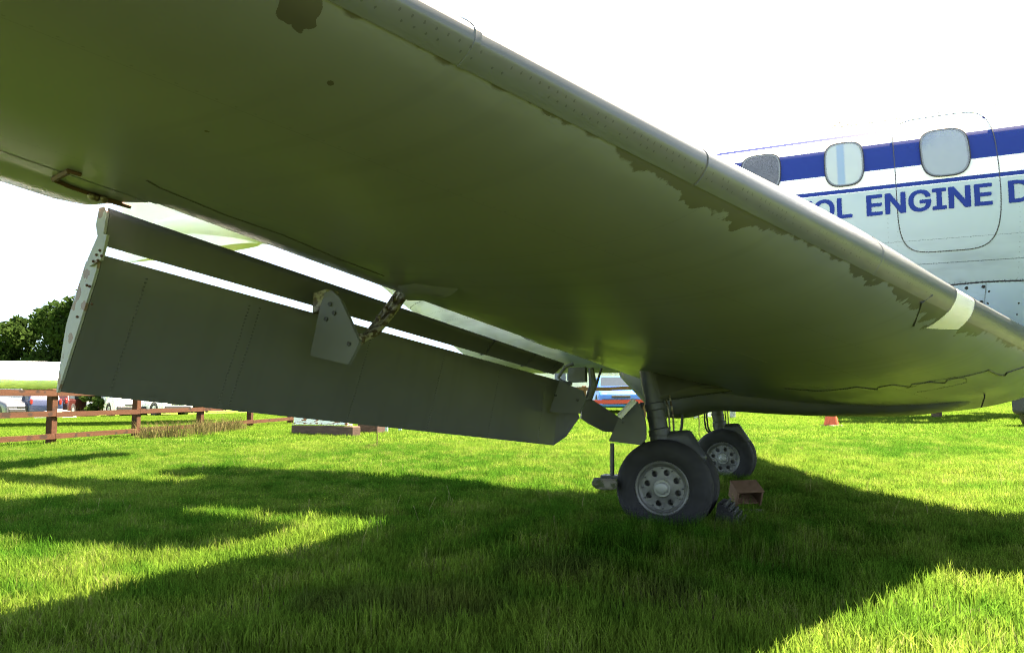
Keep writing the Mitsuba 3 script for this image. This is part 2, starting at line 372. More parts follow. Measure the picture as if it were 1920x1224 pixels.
# dark C-shaped gap and hinge fitting at the aileron's inboard end
cpath = [(-0.728, -4.616, 1.312), (-0.736, -4.639, 1.315), (-0.876, -4.593, 1.331), (-0.889, -4.550, 1.330), (-0.884, -4.509, 1.327), (-0.884, -4.466, 1.324), (-0.869, -4.435, 1.319), (-0.865, -4.397, 1.316)]
for i, r in ((0, .0035),):
    obj(A+'__aileron__hinge_slot', tube(np.array(cpath)-[0, 0, .004], [.005, .007, .007, .006, .007, .008, .008, .006], 6), 'rust_dark', 40)
obj(A+'__aileron__hinge_pin', cat(*[trimesh.creation.icosphere(1, .010).apply_translation(np.array(q)-[0, 0, .012]) for q in ((-0.875, -4.498, 1.324), (-0.875, -4.486, 1.324), (-0.859, -4.475, 1.321))]), 'link_metal', 40)

# flap: vane and main panel, both hanging steeply
def airfoil_ring(top, bot, thick, back, N=12, tip=.006):
    """Closed section from top (nose) to bot (trailing edge): flat front face, bulged back; back = unit vector to the bulge side."""
    top, bot, back = map(lambda q: np.asarray(q, float), (top, bot, back))
    s = np.linspace(0, 1, N)
    front = top+(bot-top)*s[:, None]
    front = front+back*(.012*np.exp(-s/.05))[:, None]
    b = thick*np.minimum(1, 1.35*shp(np.clip(s, 0, 1))*(1-.25*s)) + tip*s
    rear = top+(bot-top)*s[:, None]+back*(b+.012*np.exp(-s/.05))[:, None]
    return np.vstack([front, rear[::-1]])
BK = np.array([-.93, 0, .36])
VT0, VB0 = np.array((-0.945, -4.400, 1.316)), np.array((-0.963, -4.400, 1.211))
VT1, VB1 = np.array((-0.649, -1.500, 1.065)), np.array((-0.733, -1.500, 0.996))
MT0, MB0 = np.array((-0.963, -4.400, 1.183)), np.array((-1.136, -4.400, 0.801))
MT1, MB1 = np.array((-0.687, -1.500, 0.952)), np.array((-0.711, -1.560, 0.529))
def span_loft(t0, b0, t1, b1, th0, th1, n=14, tip=.006):
    return loft([airfoil_ring(t0+(t1-t0)*s, b0+(b1-b0)*s, th0+(th1-th0)*s, BK, tip=tip) for s in np.linspace(0, 1, n)])
obj(A+'__flap_vane', span_loft(VT0, VB0, VT1, VB1, .030, .028, tip=.012), 'flap_paint', 35)
lab(A+'__flap_vane', 'narrow upper flap vane above the bright slot')
main = span_loft(MT0, MB0, MT1, MB1, .050, .048)
MC, MI = np.array((-0.659, -1.460, 0.585)), np.array((-0.586, -1.400, 0.712))
inner = loft([airfoil_ring(MT1, MB1, .048, BK), airfoil_ring(MT1+[.004, .03, -.004], MC, .045, BK), airfoil_ring(MT1+[.01, .10, -.03], MI, .03, BK)])
obj(A+'__flap', cat(main, inner), 'flap_paint', 35)
lab(A+'__flap', 'large dark grey lowered main flap panel')
for (t_, b_, th, tp) in ((VT0, VB0, .030, .012), (MT0, MB0, .050, .006)):
    r = airfoil_ring(t_, b_, th+.004, BK, tip=tp)
    c = r.mean(0); r2 = c+(r-c)*1.012
    obj(A+'__flap__end_cap', loft([r2+[0, -.010, 0], r2+[0, -.002, 0]]), 'end_cap_paint', 30)
lab(A+'__flap__end_cap', 'chipped white end cap of the vane'); lab(A+'__flap__end_cap_001', 'chipped white end cap of the main flap')
jn = np.array([(-0.965, -4.415, 1.241), (-0.928, -4.415, 1.236), (-0.939, -4.415, 1.197), (-0.951, -4.415, 1.166), (-0.976, -4.415, 1.160), (-1.000, -4.415, 1.153), (-1.010, -4.415, 1.172)])
obj(A+'__flap__end_bracket', prism(jn, [0, 1, 0], .008), 'end_cap_paint', 30)
obj(A+'__flap__end_bracket__rivet'.replace('__rivet', '_rivets'), cat(*[trimesh.creation.icosphere(1, .004).apply_translation(q) for q in ((-0.954, -4.420, 1.193), (-0.946, -4.420, 1.177), (-0.968, -4.420, 1.182), (-0.981, -4.420, 1.165), (-0.960, -4.420, 1.166), (-0.980, -4.420, 1.044), (-1.005, -4.420, 1.099), (-0.993, -4.420, 1.095), (-1.043, -4.420, 1.012))]), 'rust_dark', True)
# ribs across the vane underside and rivet rows on the flap are raised a little
def on_flap(s, v, off):
    t = MT0+(MT1-MT0)*s; b = MB0+(MB1-MB0)*s
    return t+(b-t)*v-BK*off
riv = []
for s in (.045, .17, .185, .38, .56, .74, .93):
    for v in np.linspace(.08, .95, 30):
        riv.append(box(on_flap(s, v, .0005), (.005, .005, .003)))
obj(A+'__flap__rivet_row', cat(*riv), 'gear_grey', False); labels[A+'__flap__rivet_row'] = {'kind': 'stuff'}
for s in (.70, .86, .965):
    t = VT0+(VT1-VT0)*s; b = VB0+(VB1-VB0)*s
    obj(A+'__flap_vane__rib', prism(np.array([t+[.004, 0, -.004], b+[.006, 0, .0], b+[.0, 0, -.012]+BK*.03, t+BK*.02]), [0, 1, 0], .012), 'dark_metal', False)
# flap hinge plates and the cast actuating link
h1 = np.array([(-0.722, -3.720, 1.181), (-0.683, -3.720, 1.149), (-0.595, -3.720, 0.991), (-0.604, -3.720, 0.969), (-0.642, -3.720, 0.910), (-0.815, -3.720, 0.948), (-0.770, -3.720, 1.132), (-0.751, -3.720, 1.175)])
obj(A+'__hinge_plate', prism(h1, [0, 1, 0], .016), 'hinge_paint', 30)
for q in ((-0.706, -3.728, 1.097), (-0.742, -3.728, 1.078), (-0.637, -3.728, 0.983), (-0.724, -3.728, 1.131)):
    obj(A+'__hinge_plate__bolt', tube([np.array(q)+[0, .002, 0], np.array(q)-[0, .006, 0]], .008, 10), 'dark_metal', 30)
fit = np.array([(-0.833, -3.660, 1.184), (-0.773, -3.660, 1.195), (-0.786, -3.660, 1.126), (-0.837, -3.660, 1.109)])
obj(A+'__hinge_plate__fitting', prism(fit, [0, 1, 0], .07), 'link_metal', 30)
h2 = np.array([(-0.619, -1.680, 0.943), (-0.467, -1.680, 0.877), (-0.443, -1.680, 0.827), (-0.486, -1.680, 0.737), (-0.689, -1.680, 0.747), (-0.656, -1.680, 0.839)])
obj(A+'__hinge_plate', prism(h2, [0, 1, 0], .016), 'hinge_paint', 30)
for q in ((-0.645, -1.690, 0.852), (-0.499, -1.690, 0.820)):
    obj(A+'__hinge_plate_001__bolt', tube([np.array(q)+[0, .002, 0], np.array(q)-[0, .006, 0]], .008, 10), 'dark_metal', 30)
L0, L1, L2 = np.array((-0.675, -3.340, 1.242)), np.array((-0.635, -3.600, 1.041)), np.array((-0.620, -3.700, 1.000))
def link():
    path = [L0, L0+(L1-L0)*.5+[.004, 0, .0], L1, L2]
    d = L1-L0; d /= np.linalg.norm(d); s = np.cross(d, [0, 1, 0]); s /= np.linalg.norm(s)
    parts = []
    for sg_ in (-1, 1):
        parts.append(tube([p+s*.032*sg_*w for p, w in zip(path, (1.1, 1., .8, .5))], [.009, .008, .008, .008], 8))
    for k in (.12, .36, .60, .82):
        p = L0+(L1-L0)*k; parts.append(box(p, (.012, .02, .06)))
    for k in (.05, .24, .5, .95): parts.append(tube([L0+(L1-L0)*k-s*.032, L0+(L1-L0)*k+s*.032], .006, 8))
    web = tube([p+[0, .016, 0] for p in path], [.020, .020, .018, .012], 8)
    parts.append(web)
    parts.append(trimesh.creation.icosphere(2, .026).apply_translation(L0)); parts.append(trimesh.creation.icosphere(2, .024).apply_translation(L2))
    return cat(*parts)
obj(A+'__flap_link', link(), 'link_metal', 40)
lab(A+'__flap_link', 'rusty cast link with holes between wing and flap plate')
fa = np.array([(-0.564, -3.562, 1.215), (-0.435, -3.632, 1.202), (-0.265, -3.577, 1.177), (-0.364, -3.472, 1.181), (-0.566, -3.377, 1.203), (-0.700, -3.323, 1.222)])
fr_ = [q+np.array([0, 0, -.004]) for q in fa]
ftop = fa+[0, 0, .01]; fbot = fa.mean(0)+(fa-fa.mean(0))*.70-[0, 0, .022]
obj(A+'__link_fairing', loft([ftop, fbot]), 'wing_paint', 50)
# bracket work at the flap's inboard end
obj(A+'__flap_bracket', cat(tube([(-0.718, -1.450, 0.980), (-0.668, -1.450, 1.047), (-0.611, -1.450, 1.067)], .012, 8), tube([(-0.718, -1.450, 0.980), (-0.699, -1.450, 0.955), (-0.623, -1.450, 0.932)], .010, 8),
    box((-0.616, -1.350, 0.998), (.12, .05, .10)), tube([(-0.505, -1.400, 1.039), (-0.491, -1.400, 0.924), (-0.519, -1.420, 0.832)], [.020, .028, .022], 8)), 'hinge_paint', 40)
obj(A+'__flap_bracket__rod', tube([(-0.462, -1.300, 1.043), (-0.494, -1.320, 0.928), (-0.523, -1.350, 0.826)], .008, 8), 'dark_metal', 40)
inn = np.array([(-0.600, -1.300, 0.835), (-0.531, -1.280, 0.828), (-0.392, -1.140, 0.711), (-0.242, -1.050, 0.763), (-0.235, -1.020, 0.644), (-0.366, -1.100, 0.600), (-0.489, -1.200, 0.616), (-0.558, -1.280, 0.664), (-0.602, -1.320, 0.704)])
nn = np.cross(inn[2]-inn[0], inn[6]-inn[0]); 
obj(A+'__inner_flap', prism(inn, nn, .03), 'flap_paint', 30)
ab = [np.array([[shroud(a)+.01, -a, wpt(a, np.array([ushroud(a)]), True)[0, 2]+.012], [shroud(a)-dx_, -a, wpt(a, np.array([ushroud(a)]), True)[0, 2]+.015+dz_], [shroud(a)-dx_-.012, -a, wpt(a, np.array([ushroud(a)]), True)[0, 2]+.005+dz_], [shroud(a)-.004, -a, wpt(a, np.array([ushroud(a)]), True)[0, 2]+.002]]) for a, dx_, dz_ in ((1.0, .54, .14), (4.32, .44, .24))]
obj(A+'__added_airbrake', loft(ab), 'flap_paint', False)  # unseen raised panel added to cast the trailing edge shadow on the grass
# belly fairing under the wing centre section
xs = [-.62, -.48, -.38, -.28, -.20, -.10, .0, .10, .3, .6, 1.0, 1.33, 1.55, 1.70, 1.87, 2.02, 2.2]
zb = [1.02, .88, .78, .712, .694, .705, .74, .757, .748, .728, .714, .714, .730, .762, .84, .95, 1.12]
hw = [.30, .42, .46, .48, .49, .50, .51, .52, .53, .54, .54, .53, .51, .48, .42, .34, .2]
rings = []
from scipy.interpolate import PchipInterpolator
XF = np.linspace(xs[0], xs[-1], 46); ZB, HW = PchipInterpolator(xs, zb)(XF), PchipInterpolator(xs, hw)(XF)
for x, z, w in zip(XF, ZB, HW):
    t = np.linspace(0, np.pi, 25); cs, sn = np.cos(t), np.sin(t)
    yy = w*np.sign(cs)*np.abs(cs)**.45; zz = 1.12-(1.12-z)*sn**.45
    rings.append(np.vstack([np.stack([np.full(25, x), yy, zz], 1), [[x, 0, 1.25]]]))
obj(A+'__belly_fairing', loft(rings), 'hinge_paint', 40)
lab(A+'__belly_fairing', 'grey fairing bulging below the wing centre')
obj(A+'__belly_fairing__seam', tube([(1.820, -0.545, 0.950), (1.828, -0.500, 0.839), (1.820, -0.440, 0.778)], .004, 6), 'black_seal', 40)
# sealant lines wandering over the wing root
s1 = [(0.675, -1.253, 0.890), (0.866, -1.184, 0.873), (1.021, -1.291, 0.883), (1.060, -1.339, 0.890), (1.177, -1.202, 0.877), (1.175, -1.276, 0.887), (1.240, -1.323, 0.900), (1.342, -1.190, 0.891), (1.345, -1.264, 0.903), (1.438, -1.239, 0.914), (1.523, -1.129, 0.911), (1.523, -1.204, 0.926), (1.626, -1.173, 0.949), (1.730, -1.129, 0.979)]
obj(A+'__wing__sealant_bead', tube(np.array(s1)-[0, 0, .001], .0028, 6), 'dark_metal', 40)
s2 = [(1.727, -1.141, 0.981), (1.808, -0.949, 0.963), (1.864, -0.849, 0.960), (1.864, -0.899, 0.976), (1.963, -0.815, 1.010)]
obj(A+'__wing__sealant_bead', tube(np.array(s2)-[0, 0, .001], .0045, 6), 'dark_metal', 40)
s3 = [(1.233, -2.370, 1.109), (1.243, -2.539, 1.181), (1.285, -2.504, 1.214)]
obj(A+'__wing__drain_line', tube(np.array(s3)-[0, 0, .002], .004, 6), 'dark_metal', 40)
s4 = [(-0.569, -4.562, 1.289), (-0.582, -4.517, 1.287), (-0.576, -4.331, 1.272), (-0.533, -4.163, 1.254), (-0.529, -3.908, 1.234), (-0.502, -3.714, 1.217)]
obj(A+'__wing__shroud_seam', tube(np.array(s4)+[0, 0, .001], .0035, 6), 'dark_metal', 40)

for sc_ in ([(0.181, -2.512, 1.042), (0.243, -2.499, 1.036), (0.301, -2.441, 1.026)], [(0.289, -2.562, 1.038), (0.373, -2.595, 1.037), (0.446, -2.494, 1.023)], [(0.433, -2.618, 1.037), (0.537, -2.438, 1.015), (0.644, -2.169, 0.984)], [(0.691, -1.623, 0.925), (0.769, -1.467, 0.906), (0.937, -1.323, 0.886)]):
    obj(A+'__wing__scratch', tube(np.array(sc_)+[0, 0, .0009], .0018, 5), 'hub_alloy', 40)
hatch_ = [(1.331, -1.150, 0.883), (1.422, -1.267, 0.916), (1.555, -1.226, 0.939), (1.630, -1.104, 0.934), (1.647, -1.004, 0.917), (1.535, -1.008, 0.891), (1.403, -0.980, 0.865)]
obj(A+'__wing__access_panel', tube(np.array(hatch_), .0022, 5), 'dark_metal', 40)
# ------------------------------------------------------------------ landing gear
def tyre(cy):
    r, w = .287, .085
    pr = [(.155, -w*.62), (.165, -w*.82), (.20, -w*.98), (.235, -w), (.262, -w*.88), (.280, -w*.62), (.288, -w*.34), (.2895, -w*.20), (.284, -w*.19), (.284, -w*.14), (.290, -w*.13),
          (.290, w*.13), (.284, w*.14), (.284, w*.19), (.2895, w*.20), (.288, w*.34), (.280, w*.62), (.262, w*.88), (.235, w), (.20, w*.98), (.165, w*.82), (.155, w*.62)]
    return revolve(pr, 'y', (0, cy, .29), 56, True)
def rim(cy):
    M = m3.Manifold
    prof = [(.0, -.052), (.045, -.052), (.055, -.046), (.10, -.040), (.128, -.040), (.142, -.050), (.147, -.066), (.157, -.070), (.163, -.066), (.163, -.05), (.156, .0), (.156, .06), (.0, .06)]
    cs = m3.CrossSection([[(r, h) for r, h in prof]], m3.FillRule.NonZero)
    s = M.revolve(cs, 56)           # around z
    for k in range(8):
        t = 2*math.pi*(k+.35)/8
        s = s-M.cylinder(.2, .0185, .0185, 18, True).translate((.095*math.cos(t), .095*math.sin(t), -.05))
    m = tm(s); 
    m.apply_transform(trimesh.transformations.rotation_matrix(-math.pi/2, [1, 0, 0]))
    m.apply_translation((0, cy, .29)); return m
def wheel(cy, face=True):
    k = obj(A+'__wheel', rim(cy), 'rim_alloy', 30)
    obj(k+'__tyre', tyre(cy), 'tyre_rubber', 40)
    obj(k+'__hub_cap', cat(revolve([(.0, -.078), (.028, -.078), (.036, -.074), (.038, -.05), (0, -.05)], 'y', (0, cy, .29), 28), revolve([(.0, -.060), (.050, -.060), (.053, -.056), (.053, -.045), (0, -.045)], 'y', (0, cy, .29), 28)), 'hub_alloy', 30)
    bl = [tube([[.120*math.cos(t), cy-.050, .29+.120*math.sin(t)], [.120*math.cos(t), cy-.036, .29+.120*math.sin(t)]], .0055, 8) for t in np.arange(12)*2*np.pi/12]
    for b in bl[:12]:
        obj(k+'__bolt', b, 'dark_metal', 30)
    return k
for cy in (-1.545, -1.275, 1.255, 1.525): wheel(cy)
def gear(sgn, full):
    y = sgn*1.40
    top = np.array((-0.123, -1.400, 1.027)) if sgn < 0 else np.array([-.12, 1.40, 1.05])
    top[1] = y
    bot = np.array([.0, y, .29])
    d = (bot-top)
    k = obj(A+'__gear_leg', tube([top+d*s for s in (0, .05, .30, .31, .36, .37, .52, .53, .62, .63, .70)], [.056, .058, .058, .064, .064, .058, .058, .066, .066, .052, .052], 20), 'gear_grey', 30)
    obj(k+'__axle', tube([[0, y-.17, .29], [0, y+.17, .29]], .035, 14), 'gear_grey', 30)
    obj(k+'__fork', hull([((top+d*.66), .05), ((.0, y, .44), .058), ((0.0, y, .29), .06)]), 'gear_grey', 30)
    obj(k+'__torque_link', cat(hull([(top+d*.62, .05), ((.12, y, .60), .035), ((.20, y+sgn*.02, .47), .035), ((.09, y, .42), .04)]), hull([(top+d*.60+[.07, 0, 0], .02), ((.17, y, .46), .018)]), hull([((.17, y, .46), .022), ((.08, y, .32), .02)]), tube([[.17, y-.05, .46], [.17, y+.05, .46]], .02, 10)), 'gear_grey', 30)
    obj(k+'__clamp', tube([top+d*.43+[0, 0, .008], top+d*.43-[0, 0, .008]], .066, 16), 'dark_metal', 30)
    obj(k+'__clamp', tube([top+d*.58+[0, 0, .008], top+d*.58-[0, 0, .008]], .070, 16), 'dark_metal', 30)
    hs = []
    for o, w in ((-.075, .0), (-.095, .03)):
        p = [top+d*.30+[o*.8, w-.04, 0], top+d*.44+[o*1.35, w-.05, 0], top+d*.60+[o*1.5, w-.03, 0], top+d*.74+[o*.6, w, 0]]
        hs.append(tube(PchipInterpolator([0, 1, 2, 3], np.array(p))(np.linspace(0, 3, 14)), .009, 8))
    obj(k+'__brake_hose', cat(*hs), 'black_seal', 40)
    obj(k+'__retraction_strut', cat(hull([(top+d*.06+[.02, 0, 0], .05), (top+d*.24+[.03, 0, 0], .04), ((.20, y-sgn*.40, .955), .05), ((.42, y-sgn*.72, .93), .02)]), tube([top+d*.16+[.03, 0, 0], [.34, y-sgn*.5, .93]], [.022, .018], 8)), 'dark_metal', 35)
    for o, zz in ((.06, .0), (.085, .03)):
        pp_ = [top+d*.02+[o, .03, .02], top+d*.20+[o+.01, .04, 0], top+d*.40+[o+.015, .02, 0], top+d*.60+[o, .0, 0]]
        obj(k+'__hydraulic_pipe', tube(PchipInterpolator(range(4), np.array(pp_))(np.linspace(0, 3, 10)), .006, 6), 'link_metal', 40)
    return k
gear(-1, True); gear(1, False)
door = np.array([(-0.185, -1.560, 0.734), (-0.138, -1.560, 0.754), (-0.100, -1.560, 0.672), (-0.094, -1.560, 0.616), (-0.121, -1.560, 0.551), (-0.344, -1.560, 0.563), (-0.274, -1.560, 0.687), (-0.233, -1.560, 0.721)])
door = np.array([(-0.280, -1.500, 0.734), (-0.169, -1.500, 0.814), (-0.136, -1.500, 0.754), (-0.111, -1.500, 0.654), (-0.112, -1.500, 0.581), (-0.146, -1.500, 0.541), (-0.362, -1.500, 0.560), (-0.319, -1.500, 0.652)])
k = obj(A+'__gear_door', prism(door, [.12, 1, 0], .014), 'hinge_paint', 30)
lab(k, 'grey gear door plate beside the near leg')
obj(k+'__painted_sun_edge', tube([(-0.265, -1.580, 0.717), (-0.166, -1.580, 0.819)], .019, 4), 'car_white', False)  # white strip painted in for the sunlight along the door edge
obj(k+'__bolt', tube([np.array((-0.265, -1.505, 0.680)), np.array((-0.261, -1.520, 0.680))], .008, 8), 'dark_metal', 30)
hp = [(-0.102, -0.350, 0.874), (-0.100, -0.350, 0.749), (-0.110, -0.350, 0.632), (-0.144, -0.350, 0.515), (-0.179, -0.350, 0.423)]
obj(A+'__ground_strap', tube(PchipInterpolator(range(5), np.array(hp))(np.linspace(0, 4, 16)), .011, 8), 'black_seal', 40)

# ------------------------------------------------------------------ fuselage
ZC, RF, TI = 2.0, .95, .021
def zc(x): return ZC-TI*(x-1.2)
fx = [-7.0, -6.4, -5.6, -4.6, -3.6, -2.6, -1.8, 0., 3.6, 4.3, 5.0, 5.6, 6.1, 6.45, 6.6]
frd = [.08, .14, .20, .28, .42, .72, .95, .95, .95, .92, .82, .66, .46, .24, .04]
fup = [.90, .90, .86, .79, .62, .26, .0, .0, .0, -.01, -.06, -.14, -.22, -.28, -.30]
XX = np.concatenate([np.linspace(-7, -1.8, 22), np.linspace(-1.5, 3.6, 24), np.linspace(3.9, 6.6, 18)])
RR, UU = PchipInterpolator(fx, frd)(XX), PchipInterpolator(fx, fup)(XX)
t = np.arange(180)*2*np.pi/180
fus = loft([np.stack([np.full(180, x), r*np.cos(t), zc(x)+u+r*np.sin(t)], 1) for x, r, u in zip(XX, RR, UU)])
obj(A+'__fuselage', fus, 'fuselage_paint', 30)
lab(A+'__fuselage', 'white cabin side with blue stripes above a pale grey belly')
def fside(x, z, off=0.):
    """Point on the starboard cabin skin (z measured at x)."""
    h = z-zc(x); r = RF+off
    th = math.asin(max(-1, min(1, h/RF))); return np.array([x, -r*math.cos(th), zc(x)+r*math.sin(th)])
def superpt(cx, cz, hx, hs, t_, e=.62, off=0.):
    c, s = math.cos(t_), math.sin(t_)
    dx, ds = hx*np.sign(c)*abs(c)**e, hs*np.sign(s)*abs(s)**e
    th = math.asin((cz-zc(cx))/RF)+ds/RF
    x = cx+dx; r = RF+off
    return np.array([x, -r*math.cos(th), zc(x)+r*math.sin(th)])
def patch(cx, cz, hx, hs, off, rings_=6, n=48, e=.62):
    v = [superpt(cx, cz, hx*1e-3, hs*1e-3, 0, 1, off)]; f = []
    for k in range(1, rings_+1):
        for j in range(n): v.append(superpt(cx, cz, hx*k/rings_, hs*k/rings_, 2*math.pi*j/n, e, off))
    for j in range(n): f.append([0, 1+j, 1+(j+1) % n])
    for k in range(rings_-1):
        for j in range(n):
            a, b = 1+k*n+j, 1+k*n+(j+1) % n; f += [[a, a+n, b+n], [a, b+n, b]]
    return trimesh.Trimesh(np.array(v), np.array(f), process=False)
def ringstrip(cx, cz, hx, hs, w, o0, o1, n=64, e=.62):
    v = []; 
    rs = []
    for j in range(n+1):
        tt = 2*math.pi*j/n
        rs.append(np.array([superpt(cx, cz, hx, hs, tt, e, o0), superpt(cx, cz, hx, hs, tt, e, o1), superpt(cx, cz, hx+w, hs+w, tt, e, o1), superpt(cx, cz, hx+w, hs+w, tt, e, o0)]))
    return loft(rs, caps=False)
mat('window_frame', (.13, .15, .16), .5)
scene['cabin_glass'] = {'type': 'thindielectric', 'int_ior': 1.5}
mat('blind_grey', proc(lambda p, n, uv: mix((.15, .20, .27), (.25, .29, .31), smoothstep(.35, .65, noise(p.x*5, p.z*4, 3.)))), .6)
mat('blind_pale', proc(lambda p, n, uv: mix((.40, .45, .43), (.20, .30, .41), smoothstep(.0, .012, .028-dr.abs(p.x-1.035)))), .6)
mat('blind_dark', (.04, .045, .05), .6)
for cx, cz, hx, hs, b, lb in ((.545, 2.435-.055, .125, .165, 'blind_dark', 'dark cabin window half hidden behind the wing'), (1.053, 2.362, .112, .178, 'blind_pale', 'cabin window with a pale striped curtain'),
                     (1.605, 2.347, .125, .182, 'blind_grey', 'blue grey cabin window in the exit hatch')):
    cz = 2.362+.021*(1.053-cx) if cx < 1 else cz
    k = obj(A+'__cabin_window', ringstrip(cx, cz, hx, hs, .004, .0, .010), 'black_seal', 40)
    obj(k+'__inner_frame', ringstrip(cx, cz, hx-.009, hs-.009, .0085, .0045, .0070), 'window_frame', 40)
    obj(k+'__blind', patch(cx, cz, hx, hs, .004), b, True)
    obj(k+'__pane', patch(cx, cz, hx-.001, hs-.001, .009), 'cabin_glass', True)
    lab(k, lb)
k = obj(A+'__exit_hatch', ringstrip(1.600, 2.215, .262, .500, .0045, .0004, .0035, 96, .42), 'gear_grey', 40)
lab(k, 'thin dark outline of the overwing exit hatch')
# wing root panel with screws
rp = [fside(x, z, .004) for x, z in ((1.55, 1.52), (1.80, 1.525), (2.05, 1.515), (2.40, 1.47), (2.6, 1.43))]+[fside(x, z, .004) for x, z in ((2.6, 1.15), (2.2, 1.15), (1.55, 1.20))]
mat('root_panel_paint', (.40, .50, .60), .4)
def strip_patch(x0, x1, ztop, zbot, off, n=14, m=8):
    v = [fside(x, zbot(x)+(ztop(x)-zbot(x))*j/m, off) for x in np.linspace(x0, x1, n) for j in range(m+1)]
    f = []
    for i in range(n-1):
        for j in range(m):
            a = i*(m+1)+j; b = a+m+1; f += [[a, b, b+1], [a, b+1, a+1]]
    return trimesh.Trimesh(np.array(v), np.array(f), process=False)
ZT = PchipInterpolator([1.2, 1.5, 1.78, 2.0, 2.3, 2.7], [1.500, 1.517, 1.525, 1.517, 1.49, 1.43])
k = obj(A+'__root_panel', strip_patch(1.2, 1.795, lambda x: float(ZT(x)), lambda x: 1.12, .004), 'root_panel_paint', True)
lab(k, 'blue grey fairing panel with dark screws where wing meets cabin')
k2 = obj(A+'__root_panel', strip_patch(1.80, 2.7, lambda x: float(ZT(x)), lambda x: 1.12, .004), 'root_panel_paint', True)
obj(k2+'__top_seal', tube([fside(x, float(ZT(x))+.003, .004) for x in np.linspace(1.2, 2.7, 24)], .005, 6), 'black_seal', 40)
for x, z, r in ((1.62, 1.50, .008), (1.70, 1.502, .010), (1.785, 1.503, .010), (1.782, 1.42, .010), (1.815, 1.475, .006), (1.815, 1.41, .006), (1.97, 1.34, .005), (1.97, 1.40, .005)):
    obj(k+'__screw', tube([fside(x, z, .003), fside(x, z, .0065)], r, 10), 'black_seal', 30)
# lettering wrapped onto the skin
def wrap_text(txt, x0, x1, z0, cap, off, bold, depth=.002):
    m = meshkit.text_mesh(txt, cap, depth, bold)
    v, f = trimesh.remesh.subdivide_to_size(m.vertices, m.faces, .05)
    w = v[:, 0].max()
    out = []
    for q in v:
        x = x0+(x1-x0)*q[0]/w
        h = z0-TI*(x-x0)-zc(x); th = math.asin(h/RF)+q[1]/RF; r = RF+off+q[2]
        out.append([x, -r*math.cos(th), zc(x)+r*math.sin(th)])
    return trimesh.Trimesh(np.array(out), f, process=False)
def word(txt, x0, x1, z0):
    return cat(*[wrap_text(txt, x0+dx_, x1+dx_, z0+dz_, .125, .002+.0004*i_, True) for i_, (dx_, dz_) in enumerate(((-.002, 0), (.002, .001)))])
tw = lambda q: meshkit.text_mesh(q, .128, .002, True).vertices[:, 0].max()
ks = .663/tw('ENGINE')
obj(A+'__lettering', word('ENGINE', 1.157, 1.820, 1.978), 'letter_blue', False)
lab(A+'__lettering', 'blue word ENGINE on the cabin side')
obj(A+'__lettering', word('BRISTOL', 1.088-ks*tw('BRISTOL'), 1.088, 1.979+TI*ks*tw('BRISTOL')+.002), 'letter_blue', False)
obj(A+'__lettering', word('DIVISION', 1.887, 1.887+ks*tw('DIVISION'), 1.963), 'letter_blue', False)
obj(A+'__lettering', wrap_text('ROLLS-ROYCE', .985, 2.04, 2.690, .105, .0015, False, .001), 'letter_pale', False)
lab(A+'__lettering_003', 'faint pale lettering along the sunlit roof line')
# engine nacelles, fin and tailplane (they throw the shadows on the grass behind)
mat('nacelle_paint', WHITE, .3)
for s in (-1, 1):
    prof = [(.30, -1.05), (.36, -1.00), (.43, -1.15), (.46, -1.7), (.46, -3.1), (.42, -3.9), (.34, -4.5), (.30, -4.7), (.27, -4.5)]
    prof = [(r, -h) for r, h in prof]
    m = revolve([(r, -h) for r, h in prof], 'x', (0, s*1.30, 3.04), 36)
    obj(A+'__engine', m, 'nacelle_paint', 30)
    obj(A+'__engine_001__pylon' if s > 0 else A+'__engine__pylon', box((-3.0, s*.66, 2.90), (1.6, .5, .12)), 'nacelle_paint', 30)
def slab_wing(r0, r1, axis):
    """Simple lofted surface between two chord lines (le, te) with thickness."""
    out = []
    for (le, te, th) in (r0, r1):
        le, te = np.array(le, float), np.array(te, float); c = te-le; u = np.linspace(0, 1, 14)
        n = np.array(axis, float)
        a = le+c*u[:, None]+n*(th*shp(u)/2)[:, None]; b = le+c*u[:, None]-n*(th*shp(u)/2)[:, None]
        out.append(np.vstack([a, b[::-1][1:]]))
    return loft(out)
mat('tail_paint', WHITE, .3)
obj(A+'__fin', slab_wing(((-4.9, 0, 2.7), (-7.3, 0, 2.7), .25), ((-6.6, 0, 4.9), (-7.7, 0, 4.9), .12), (0, 1, 0)), 'tail_paint', 30)
for s in (-1, 1):
    obj(A+'__tailplane', slab_wing(((-5.9, s*.05, 4.15), (-7.3, s*.05, 4.15), .16), ((-6.7, s*3.0, 4.2), (-7.4, s*3.0, 4.2), .08), (0, 0, 1)), 'tail_paint', 30)

# ------------------------------------------------------------------ things in the grass by the wheels
k = thing('prop_stake'); base_ = gp(1148, 4.05)
obj(k, cat(tube([(-0.320, -1.550, 0.550), (-0.322, -1.550, 0.346)], .0135, 12), box((-0.322, -1.550, 0.343), (.12, .10, .02))), 'gear_grey', 30)
tag(k, 'grey metal prop standing under the gear door plate behind the near wheel', 'prop')
def rock(c, s, seed):
    m = trimesh.creation.icosphere(3, 1.0); v = m.vertices
    v = v*(.75+.55*meshkit.fbm(v*1.3+seed, 4, seed))[:, None]
    v = np.sign(v)*np.abs(v)**.7*np.array(s); m.vertices = v+np.array(c); return m
k = thing('stone_block'); obj(k, rock((-0.337, -1.660, 0.310), (.075, .05, .035), 4), 'stone', 35)
tag(k, 'mossy broken stone lying behind the near wheel at the foot of the prop', 'stone')
k = thing('wheel_chock')
w0, w1 = -1.47, -1.18
tri = [(.27, .0), (.48, .0), (.46, .06), (.335, .19), (.30, .20)]
obj(k, loft([np.array([[x, w0, z] for x, z in tri]), np.array([[x, w1, z] for x, z in tri])]), 'tyre_rubber', 25)
